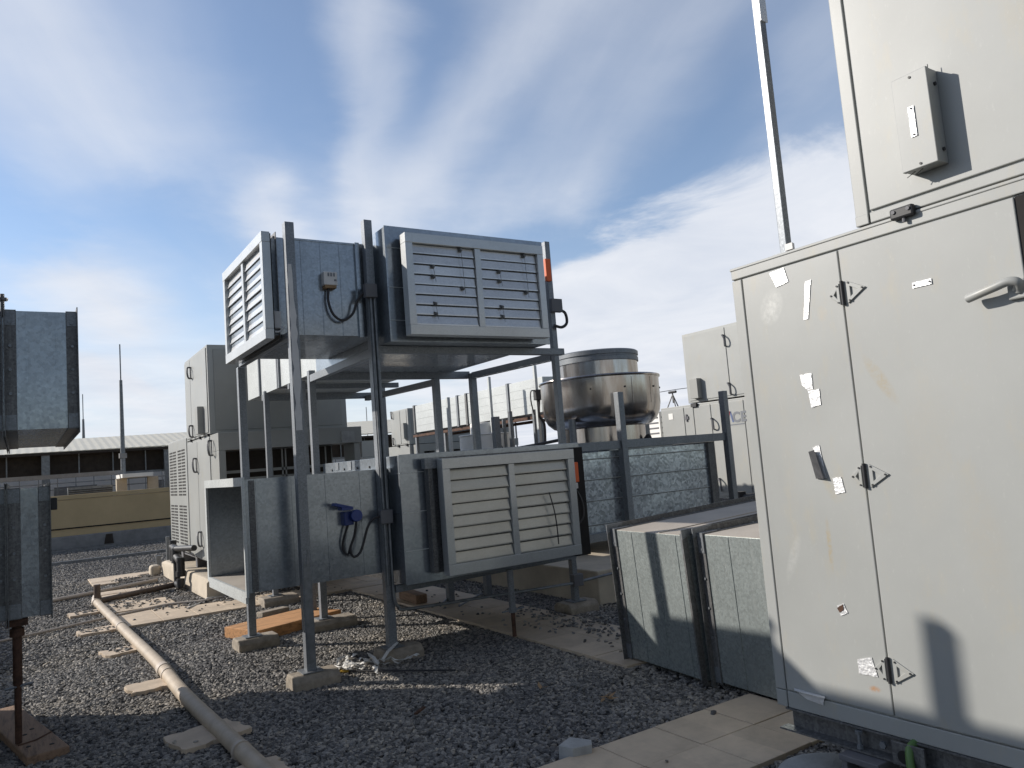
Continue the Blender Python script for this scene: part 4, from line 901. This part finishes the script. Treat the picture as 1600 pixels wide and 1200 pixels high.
pp = MB(); pp.prism([(2.12, 11.3, 0), (2.12, 15.3, 0), (2.12, 15.3, .24), (2.18, 15.2, .27), (2.18, 11.4, .27), (2.12, 11.3, .24)], (3.0, 0, 0)); tag(pp.build('plinth', 'plinth', bevel=.015), 'sunlit cream concrete plinth under the unit with slotted grilles', 'plinth', 'concrete plinths')
# pipework beside it
bp = thing('drain_pipe', 'brown drain pipe with black valves beside the plinth of the unit with slotted grilles', 'pipe', (1.5, 12.7, 0))
MB().tube([(.9, 12.42, .07), (2.03, 13.08, .07)], .042, 10).tube([(.885, 12.42, .05), (.885, 12.42, .30)], .045, 10).build('pipe', 'brownpipe', bp, smooth=40)
m = MB().tube([(2.03, 13.08, .05), (2.03, 13.08, .46)], .05, 10).tube([(2.03, 13.08, .40), (2.03, 13.08, .60)], .075, 10).tube([(2.03, 13.08, .60), (2.05, 13.55, .62)], .06, 10).tube([(2.03, 12.7, .44), (2.03, 13.08, .50)], .06, 10).tube([(2.03, 12.72, .22), (2.03, 12.72, .50)], .06, 10)
m.tube([(2.03, 12.72, .22), (2.03, 12.72, .30)], .075, 10).tube([(2.05, 13.5, .40), (2.05, 13.5, .72)], .055, 10).tube([(2.02, 13.0, .62), (2.14, 12.2, .66)], .045, 10).tube([(2.02, 13.05, .08), (2.0, 12.6, .10)], .05, 10).tube([(2.0, 12.6, .08), (2.0, 12.6, .2)], .055, 10)
m.build('valve', 'black', bp, smooth=40)
# right unit with lettering
ar = thing('air_handling_unit', 'cream air handling unit with a lettered door, behind the stainless fan', 'air handler', (12.0, 9.0, .4), group='cream air handling units')
XR = 11.0
low = MB().box(XR, 13.5, 5.0, 11.42, .56, 2.375).build('lower_casing', 'cream', ar, bevel=.008)
upc = MB().box(XR, 13.5, 5.0, 10.64, 2.40, 3.755).build('upper_casing', 'cream', ar, bevel=.008)
plate(upc, XR, 9.56, 10.58, 2.44, 3.71); plate(upc, XR, 7.6, 9.53, 2.44, 3.71, 'door')
d1 = gx(1071, 660, XR).y; d2 = gx(1086, 660, XR).y; d3 = gx(1113, 660, XR).y
plate(low, XR, d1+.015, 11.38, .6, 2.33); plate(low, XR, d2+.01, d1-.01, .6, 2.33); drw = plate(low, XR, d3+.01, d2-.012, .6, 2.33, 'door'); plate(low, XR, 9.3, d3-.01, .6, 2.33); rp = plate(low, XR, 7.0, 9.28, .6, 2.33)
for q, h in (((1132, 532), .2), ((1141, 607), .2)): p = gx(*q, XR); handle(upc, (p.y, p.z), XR-.012, h)
for q, h in (((1115, 662), .2), ((1127, 757), .22)): p = gx(*q, XR); handle(low, (p.y, p.z), XR-.012, h)
p = gx(1091, 607, XR); MB().box(XR-.13, XR, p.y-.1, p.y+.1, p.z-.19, p.z+.19).build('wiring_box', 'cream_dark', upc, bevel=.004)
p = gx(1049, 651, XR); MB().box(XR-.018, XR-.012, p.y-.06, p.y+.06, p.z-.06, p.z+.06).build('label_plate', 'white_paint', low)
p = gx(1074, 653, XR); MB().box(XR-.03, XR-.012, p.y-.05, p.y+.05, p.z-.03, p.z+.03).box(XR-.035, XR-.012, p.y-.015, p.y+.015, p.z-.07, p.z+.07).build('hinge', 'boxgrey', low)
m = MB()
for q in ((1086, 633), (1130, 627)): p = gx(*q, XR); m.box(XR-.05, XR, p.y-.07, p.y+.07, p.z-.035, p.z+.035)
m.build('latches', 'black', upc)
def text(body, size, loc, par, mat):
    cu = bpy.data.curves.new('lettering', 'FONT'); cu.body = body; cu.size = size; cu.extrude = .002; cu.offset = .010; cu.space_character = 1.08
    tmp = bpy.data.objects.new('lettering', cu); COL.objects.link(tmp)
    dg = bpy.context.evaluated_depsgraph_get(); me = bpy.data.meshes.new_from_object(tmp.evaluated_get(dg)); bpy.data.objects.remove(tmp)
    me.materials.append(M[mat]); o = bpy.data.objects.new('lettering', me); COL.objects.link(o); o.parent = par
    W = Matrix.Translation(Vector(loc)) @ Matrix(((0, 0, -1), (-1, 0, 0), (0, 1, 0))).to_4x4()
    o.matrix_local = wm(par).inverted() @ W; return o
l0 = gx(1145.2, 659.5, XR-.014); text('CE', .255, (XR-.014, l0.y, l0.z), rp, 'logo_grey')
a0, a1, a2 = gx(1134, 662, XR-.014), gx(1140.5, 643, XR-.014), gx(1146, 659.5, XR-.014)
MB().beam(a0, a1, .042, .004, (1, 0, 0)).build('lettering', 'logo_red', rp); MB().beam(a1, a2, .036, .004, (1, 0, 0)).build('lettering', 'logo_blue', rp)
MB().beam(gx(1135, 665, XR-.014), gx(1163, 661.5, XR-.014), .02, .004, (1, 0, 0)).build('lettering', 'logo_grey', rp)
MB().box(XR-.05, XR+.1, 5.0, 11.4, .47, .545).build('base_rail', 'angle', ar)
m = MB()
for yy in (9.35, 9.9, 10.6): m.box(XR-.05, XR+.15, yy-.08, yy+.08, .36, .47)
m.build('mounts', 'greyconc', ar)
v0 = gx(1160, 786, XR-.35)
m = MB().tube([v0+Vector((0, 0, -.1)), v0+Vector((0, 0, .1))], .06, 10).tube([v0+Vector((0, .02, .1)), v0+Vector((0, -.5, .15))], .05, 10).tube([v0+Vector((0, -.1, -.1)), v0+Vector((0, -.35, -.1))], .05, 10).tube([v0+Vector((0, -.3, -.15)), v0+Vector((0, -.3, .05))], .07, 10).tube([v0+Vector((0, 0, .1)), v0+Vector((0, 0, .2))], .075, 10)
m.build('valve', 'black', ar, smooth=40)
pp = MB().box(10.4, 14, 4.6, 11.9, -.02, .36); tag(pp.build('plinth', 'plinth', bevel=.01), 'concrete plinth under the lettered air handler', 'plinth', 'concrete plinths')
p = gx(1053, 637, 11.6)
tm = MB(); tp = p+Vector((0, 0, .33))
for a in (0, 2.1, 4.2): tm.tube([tp+Vector((0, 0, -.05)), p+Vector((.14*math.cos(a), .14*math.sin(a), 0))], .012, 6)
tm.tube([tp+Vector((0, .1, 0)), tp+Vector((0, -.1, 0))], .03, 6).tube([p+Vector((0, 0, .1)), tp], .015, 6)
tag(tm.build('lightning_tripod', 'black'), 'small dark tripod standing on the roof of the lettered unit, against the sky', 'tripod')
tag(MB().tube([gx(1000, 618, 13), gx(1053, 609, 13.4), gx(1075, 606, 14)], .008, 5).build('roof_wire', 'cable'), 'thin wire strung across the sky by the small tripod', 'wire')
cu_ = thing('condenser_unit', 'white louvred condenser showing between the stainless fan and the lettered unit', 'condenser', (11.9, 12.6, 0))
MB().box(11.4, 12.4, 11.9, 13.2, 0, 2.35).build('casing', 'white_paint', cu_, bevel=.006)
m = MB()
for i in range(12): m.box(11.39, 11.4, 11.95, 13.15, 1.0+i*.11, 1.03+i*.11); m.box(11.45, 12.35, 11.89, 11.9, 1.0+i*.11, 1.03+i*.11)
m.build('slots', 'boxgrey', cu_)
# middle unit far behind the stand
ac2_ = thing('air_handling_unit', 'distant cream air handling unit seen between the stand posts, in front of white ducting', 'air handler', (12.0, 23, 0), group='cream air handling units')
XC = 10.4
low = MB().box(XC, 14.4, 22.2, 24.3, .5, 2.29).build('lower_casing', 'cream', ac2_, bevel=.01); upc = MB().box(XC, 14.4, 22.2, 23.55, 2.31, 3.46).build('upper_casing', 'cream', ac2_, bevel=.01)
MB().box(XC+.1, 14.3, 22.19, 22.2, 2.36, 3.40).build('end_panel', 'cream_dark', upc)
plate(upc, XC, 22.3, 22.75, 2.35, 3.42); plate(upc, XC, 22.8, 23.5, 2.35, 3.42)
for q in ((613, 649), (616, 690)): p = gx(*q, XC); handle(upc, (p.y, p.z), XC-.012, .22)
MB().box(XC-.12, XC, 22.32, 22.5, 2.5, 3.0).build('wiring_box', 'cream_dark', upc); m = MB()
for yy in (22.35, 23.0): m.box(XC-.05, XC, yy-.05, yy+.05, 2.26, 2.33)
m.build('latches', 'black', upc)
MB().box(XC+.1, 14.2, 21.7, 22.19, 2.05, 2.28).box(XC+.1, XC+.25, 21.7, 22.19, .5, 2.05).box(XC+.62, XC+.72, 21.7, 22.19, .5, 2.05).build('intake_hood', 'cream_dark', ac2_)
MB().box(XC+.25, XC+.62, 22.1, 22.18, .5, 2.05).box(XC+.72, 14.2, 22.1, 22.18, .5, 2.05).build('screen', 'shade', ac2_)  # dark sheets paint the shade between the hood sides
MB().box(XC, 14.4, 22.0, 24.4, 0, .495).build('base', 'plinth', ac2_)
# long white duct
wd = thing('long_duct', 'long bright duct run on a brown rail, behind the stand, left of the fan', 'duct', (7.5, 12.2, 2.2))
m = MB().box(7.0, 7.94, 9.86, 14.62, 2.30, 2.86)
for z in (2.44, 2.58, 2.72): m.box(6.995, 7.0, 9.9, 14.6, z-.003, z+.003)
m.build('casing', 'galv_bright', wd, bevel=.004)
for yy, fm in ((10.9, 'steel'), (12.35, 'angle'), (12.7, 'steel'), (13.6, 'steel'), (14.6, 'angle')): MB().box(6.978, 7.96, yy-.03, yy+.03, 2.28, 2.875).build('flange', fm, wd)
MB().box(7.03, 7.11, 9.9, 14.8, 2.21, 2.26).box(7.82, 7.9, 9.9, 14.8, 2.21, 2.26).build('rails', 'rust', wd)
m = MB()
for yy in (10.1, 11.7, 13.4, 14.7): m.box(7.04, 7.10, yy-.03, yy+.03, 0, 2.21)
m.build('legs', 'steel', wd)
# white mushroom fan
MX, MY, MS = 6.595, 11.1, .925
mf = thing('exhaust_fan', 'small white two-tier roof fan seen between the stand posts', 'fan', (MX, MY, 0))
def lath2(prof, name, mat): return MB().lathe([(a*MS, 1.6+(b-1.6)*MS) for a, b in prof], MX, MY, 40).build(name, mat, mf, smooth=35)
lath2([(.30, 1.86), (.46, 1.80), (.46, 2.05), (.475, 2.07), (.46, 2.085), (.3, 2.07)], 'bowl', 'white_paint'); lath2([(.19, 2.0), (.255, 2.05), (.255, 2.27), (.24, 2.29), (0, 2.30)], 'drum', 'white_paint')
MB().box(MX-.45, MX+.36, MY-.42, MY+.42, 1.0, 1.785).build('curb', 'galv', mf); MB().box(MX-.45, MX-.38, MY-.42, MY-.35, 0, 1.0).box(MX+.29, MX+.36, MY-.42, MY-.35, 0, 1.0).build('legs', 'steel', mf)
p = gy(775, 683, MY-.44); MB().obox(p, (.045, 0, 0), (0, .027, 0), (0, 0, .018)).tube(arc([p, p+Vector((.03, -.04, -.09)), p+Vector((.09, -.04, -.18))], 5), .0075, 6).build('gland', 'black', mf)
# loose posts and rods of the roof beyond
def post_at(qt, Y, s_, lab, mat='steel', z0=0.0, rnd=False, grp=None, name='steel_post', cat='post'):
    p = gy(*qt, Y); m = MB()
    if rnd: m.tube([(p.x, Y, z0), (p.x, Y, p.z)], s_/2, 8)
    else: m.box(p.x-s_/2, p.x+s_/2, Y-s_/2, Y+s_/2, z0, p.z)
    return tag(m.build(name, mat, smooth=40 if rnd else 0), lab, cat, grp)
post_at((699.5, 621), 11, .05, 'thin pale post standing left of the small white fan', 'galv_bright', grp='posts behind the stand')
post_at((763.5, 589), 10.8, .045, 'thin pale post rising out from behind the small white fan', 'galv_bright', grp='posts behind the stand')
post_at((796.5, 643), 10.5, .08, 'short dark round post right of the small white fan', 'conduit', rnd=True, grp='posts behind the stand')
tp_ = post_at((834.5, 571), 9.5, .047, 'tall pale post with a black switch box beside the stainless fan', 'galv_bright', grp='posts behind the stand')
p = gy(840, 617, 9.45); MB().obox(p, (.055, 0, 0), (0, .04, 0), (0, 0, .08)).build('switch_box', 'black', tp_, bevel=.008)
MB().tube(arc([p+Vector((.02, 0, -.08)), p+Vector((0.0, 0, -.3)), p+Vector((.08, 0, -.45)), p+Vector((.07, 0, -.75))], 6), .02, 7).build('cable', 'cable', tp_); MB().tube(arc([p+Vector((-.04, 0, .07)), p+Vector((-.12, 0, .05)), p+Vector((-.13, 0, -.1)), p+Vector((-.09, 0, -.3))], 6), .01, 6).build('cable', 'cable', tp_)
post_at((834, 640), 9.7, .045, 'dark post close behind the tall pale post', 'conduit', grp='posts behind the stand')
post_at((787, 655), 10.7, .045, 'dark post immediately right of the small white fan', 'conduit', grp='posts behind the stand')
post_at((805, 658), 26, .08, 'thin distant rod between the short round post and the tall pale post', 'conduit', rnd=True, grp='posts behind the stand')
post_at((572, 636), 34, .04, 'thin lightning rod far away left of the distant cream unit', 'conduit', rnd=True, name='lightning_rod', cat='lightning rod', grp='lightning rods')
post_at((599, 690), 15, .10, 'pale post behind the second stand post, far left of the distant unit', 'galv_bright', grp='posts behind the stand')
sc_ = thing('condenser_unit', 'small pale condenser with slots, far off between the left unit and the stand', 'condenser', (10.0, 30, 0))
q0, q1 = gy(565, 689, 30), gy(585, 689, 30)
MB().box(q0.x, q1.x+.2, 30, 31, 0, q0.z).build('casing', 'cream', sc_); m = MB()
for i in range(8): m.box(q0.x+.25, q0.x+.55, 29.98, 30, 1.3+i*.1, 1.34+i*.1)
m.build('slots', 'dark', sc_)

# ------------------------------------------------------------------ parapet and buildings at the back left
pw = thing('parapet_wall', 'long yellow rendered parapet wall with a dark groove, behind the gravel roof', 'wall', (8, 26.2, 0))
m = MB().box(-12, 10, 26.0, 26.35, 0, 1.42); m.box(-12, 10, 25.985, 26.0, .61, 1.40); m.build('wall', 'yellow', pw)
MB().box(-12, 10, 25.97, 26.4, 1.43, 1.555).build('coping', 'yellow', pw, bevel=.01)
MB().box(-12, 10, 25.97, 25.995, .575, .61).build('groove', 'dark', pw)
MB().box(-12, 10, 25.75, 26.0, 0, .375).build('kerb', 'kerb', pw, bevel=.02)
MB().prism([(2.05, 25.72, .05), (2.3, 25.72, .05), (2.27, 25.72, .33), (2.1, 25.72, .33)], (0, .03, 0)).build('scupper', 'shade', pw)
for (yy, lab) in ((20.5, 'dark cable tray lying across the far gravel'), (24.6, 'second low cable tray at the foot of the yellow wall')):
    m = MB().box(-12, 3.6, yy, yy+.10, .0, .07); tag(m.build('cable_tray', 'conduit'), lab, 'cable tray')
sh = thing('roof_shelter', 'long shelter with a cream corrugated roof and brown screens beyond the yellow wall', 'shelter', (0, 32, 0))
m = MB(); n_ = 260
top, bot = [], []
for i in range(n_+1):
    x_ = -14+32*i/n_; dz = .008*(i % 2); top.append((x_, 33.5, 3.62+dz+(x_)*.018)); bot.append((x_, 30.0, 3.03+dz+(x_)*.006))
m.v = top+bot; m.f = [(i, i+1, n_+1+i+1, n_+1+i) for i in range(n_)]
rf = m.build('roof', 'roof', sh); so2 = rf.modifiers.new('thickness', 'SOLIDIFY'); so2.thickness = .04
MB().box(-14, 18, 30.0, 30.08, 2.93, 3.02).build('fascia', 'shade', sh)
MB().box(-14, 18, 30.6, 30.65, 2.2, 2.98).build('screen', 'shade', sh)
m = MB()
for i in range(28): m.box(-13+i*1.05, -12.96+i*1.05, 30.5, 30.54, 2.2, 2.98)
m.box(-14, 18, 30.5, 30.58, 2.16, 2.22); m.build('screen_bars', 'conduit', sh)
for x_ in (-3.9, .72, 4.5, 8.2): MB().box(x_-.12, x_+.12, 30.1, 30.34, 0, 2.95).build('column', 'conduit', sh)
bl = thing('white_building', 'pale building wall showing behind the railings under the shelter', 'building', (0, 38, 0))
MB().box(-16, 20, 38, 40, 0, 2.3).build('wall', 'white_paint', bl)
m = MB()
for x_ in (-6, -1.8, 1.2, 5.0): m.box(x_, x_+1.6, 37.96, 38.0, .5, 1.9)
m.build('windows', 'kerb', bl)
rl = thing('railing', 'thin metal railing in front of the pale building, behind the parapet', 'railing', (0, 29, 0))
m = MB()
for z in (1.75, 1.95, 2.12): m.beam((-13, 29, z), (12, 29, z), .03, .03)
m.build('rails', 'conduit', rl); m = MB()
for i in range(46): m.box(-12+i*.52, -11.975+i*.52, 28.99, 29.01, .3, 2.12)
m.build('balusters', 'conduit', rl)
pg = thing('pergola', 'cream concrete pergola frame with a flat sunlit end beam behind the yellow wall', 'pergola', (1.5, 27.6, 0))
b0, b1 = gy(0, 752, 27.5), gy(190, 738, 27.5)
MB().box(-9, b1.x, 27.45, 27.6, b1.z-.06, b1.z+.07).build('beam', 'kerb', pg)
b2, b3 = gy(192, 735, 27.5), gy(232, 743, 27.0)
MB().box(b2.x-.1, b3.x+.1, 26.7, 28.9, b3.z-.02, b3.z+.10).build('slab', 'white_paint', pg)
for q in (190, 239): p = gy(q, 755, 27.4); MB().box(p.x-.15, p.x+.15, 27.3, 27.6, 0, b3.z-.03).build('column', 'plinth', pg)
c0, c1 = gy(106, 760, 27.8), gy(176, 757, 27.8)
acu = thing('louvre_screen', 'dark slatted screen standing behind the parapet beside the pergola', 'screen', (c0.x, 27.8, 0))
MB().box(c0.x, c1.x, 27.8, 28.4, 0, c1.z).build('casing', 'conduit', acu); m = MB()
for i in range(8): m.box(c0.x+.02, c1.x-.02, 27.77, 27.8, 1.25+i*.06, 1.28+i*.06)
m.build('slats', 'black', acu)
def mast(qb, qt, qm, Y, lab):
    p, tq, mq = gy(*qb, Y), gy(*qt, Y), gy(*qm, Y)
    o = thing('lightning_rod', lab, 'lightning rod', (p.x, Y, 0), group='lightning rods')
    MB().tube([(p.x, Y, 0), (p.x, Y, p.z), (p.x, Y, mq.z)], [.085, .075, .05], 10).build('mast', 'conduit', o, smooth=40)
    MB().tube([(p.x, Y, mq.z), (p.x, Y, tq.z)], .022, 6).build('rod', 'conduit', o)
    MB().box(p.x-.11, p.x+.11, Y-.11, Y+.11, p.z-.08, p.z+.08).build('clamp', 'kerb', o)
mast((192, 712), (186.5, 538), (188, 594), 28.5, 'tall tapered lightning rod above the cream shelter roof')
mast((131, 700), (130, 616), (131, 655), 42, 'shorter distant lightning rod just right of the upper left duct')
# conduits standing in the gravel by the plinth
post_at((262, 838), 17.2, .07, 'grey conduit stub standing in gravel behind the slotted unit', 'conduit', grp='conduit stubs', name='conduit_stub', cat='conduit')
post_at((247, 868), 16.2, .08, 'short grey conduit stub standing at the back corner of the left plinth', 'conduit', grp='conduit stubs', name='conduit_stub', cat='conduit')
m = MB().box(1.93, 2.11, 15.25, 15.5, 0, .2); tag(m.build('concrete_block', 'plinth', bevel=.05), 'rounded cream block at the back corner of the left plinth', 'concrete block')

# ------------------------------------------------------------------ pipes and scraps on the gravel
lpipe = thing('plastic_pipe', 'long tan plastic pipe lying across the gravel in the left foreground', 'pipe', (1.0, 8, .05))
pts = arc([(1.10, 3.2, .052), (1.06, 4.6, .052), (1.0, 6.2, .056), (1.0, 7.6, .056), (.95, 9.5, .056), (.90, 11.4, .058), (.875, 12.40, .06)], 6)
MB().tube(pts, .052, 14).build('pipe', 'pvc', lpipe, smooth=40)
for (y, l) in ((7.25, .10), (7.05, .02), (4.75, .03), (9.9, .05)):
    i = min(range(len(pts)), key=lambda k: abs(pts[k][1]-y)); p = Vector(pts[i]); MB().tube([(p.x, y, p.z), (p.x-.003, y+l, p.z)], .058, 14).build('coupling', 'pvc_joint', lpipe, smooth=40)
MB().tube(arc([(.875, 12.36, .06), (.872, 12.46, .065), (.89, 12.52, .12)], 6), .06, 12).build('elbow', 'pvc_joint', lpipe, smooth=40)
tag(MB().tube(arc([(-.6, 10.36, .03), (-.2, 10.5, .03), (.86, 10.92, .04), (1.6, 11.16, .05), (2.0, 11.0, .05), (2.3, 11.1, .045)], 6), .016, 8).build('thin_conduit', 'pvc_joint', smooth=40), 'thin pale conduit crossing under the tan pipe towards the slotted unit', 'conduit', 'thin conduits on the gravel')
tag(MB().tube([(-.6, 13.15, .04), (.40, 13.54, .04), (1.0, 13.8, .045), (1.9, 14.3, .05)], .03, 8).build('thin_conduit', 'pvc_joint', smooth=40), 'thin pale conduit in the gravel beyond the elbow of the tan pipe', 'conduit', 'thin conduits on the gravel')
tag(MB().tube(arc([(1.75, 10.6, .045), (2.0, 11.0, .03), (2.12, 11.18, .05), (2.3, 11.22, .03), (2.7, 11.25, .03)], 6), .012, 6).build('cord', 'film'), 'pale cord curling round the near corner of the left plinth', 'cord')
def ribbon(cx, cy_, n, w_, spread, zh, seed):
    rr = random.Random(seed); m = MB()
    for _ in range(n):
        p = Vector((cx+rr.uniform(-spread, spread), cy_+rr.uniform(-spread*.5, spread*.5), .03)); a = rr.uniform(0, 6.28); L_, Rr = [], []
        for k in range(9):
            a += rr.uniform(-.7, .7); d = Vector((math.cos(a), math.sin(a), 0)); s = Vector((-d.y, d.x, rr.uniform(-.8, .8))).normalized()
            p = p+d*.03; p.z = max(.022, min(zh, p.z+rr.uniform(-.03, .03))); ww = w_*rr.uniform(.5, 1.2); L_.append(p+s*ww/2); Rr.append(p-s*ww/2)
        k0 = len(m.v); m.v += [tuple(q) for q in L_+Rr]; m.f += [(k0+i, k0+i+1, k0+9+i+1, k0+9+i) for i in range(8)]
    return m
def rib(m, lab, name='plastic_scrap', mat='film'):
    o = m.build(name, mat); sd = o.modifiers.new('thickness', 'SOLIDIFY'); sd.thickness = .002; return tag(o, lab, 'plastic scrap')
rib(ribbon(2.42, 6.02, 12, .035, .16, .10, 3), 'torn white plastic film bunched against the block of the second front post', )
rib(ribbon(2.14, 6.22, 9, .03, .13, .05, 5), 'flat bits of pale film on the gravel right of the nearest concrete block')
m = MB(); A = [Vector((2.44, 5.98, .07)), Vector((2.50, 6.0, .12)), Vector((2.58, 6.09, .125)), Vector((2.63, 6.11, .15))]
for i in range(3): m.beam(A[i], A[i+1], .035, .004)
rib(m, 'twisted white strip draped over the block of the second front post')
e0, e1 = gz(500, 1049, .03), gz(712, 1047, .03)
rd = thing('tool_rod', 'thin dark rod with a yellow grip lying on the gravel between the two front blocks', 'rod', e0)
MB().tube([e0.lerp(e1, .2), e1], .007, 6).build('shaft', 'cable', rd); MB().tube([e0, e0.lerp(e1, .06), e0.lerp(e1, .12), e0.lerp(e1, .22)], [.01, .014, .016, .009], 8).build('grip', 'yellowp', rd, smooth=40)
m = MB(); c = gz(899, 1184, .0); m.prism([c+Vector(v) for v in ((-.085, .03, 0), (-.055, -.055, 0), (.05, -.085, 0), (.09, -.03, 0), (.03, .085, 0))], (.006, .004, .075)); tag(m.build('broken_stone', 'greyconc', bevel=.003), 'broken pale grey stone block on the corner of the paving at the bottom edge', 'stone')
rr = random.Random(2)
for q, lab in (((948, 1090), 'dry brown leaf litter clump on the dark gravel in front of the lying ducts'), ((845, 1077), 'small dry leaf scrap on the gravel, farther from the near unit')):
    c = gz(*q, .045); m = MB()
    for _ in range(7 if q[0] > 900 else 3):
        a = rr.uniform(0, 6.28); d = Vector((math.cos(a), math.sin(a), rr.uniform(-.2, .4))); s = Vector((-d.y, d.x, rr.uniform(-.4, .4)))
        p = c+Vector((rr.uniform(-.03, .03), rr.uniform(-.03, .03), 0)); m.add([p, p+d*.03+s*.014, p+d*.07, p+d*.03-s*.014], [(0, 1, 2, 3)])
    o = m.build('dry_leaf', 'leaf'); sd = o.modifiers.new('thickness', 'SOLIDIFY'); sd.thickness = .002; tag(o, lab, 'leaf')
c = gz(656, 1110, .04); tag(MB().obox(c, (.05, .04, 0), (-.006, .008, 0), (0, 0, .006)).build('plastic_strip', 'rust'), 'small dull red strip lying on the shaded gravel in the foreground', 'plastic strip')
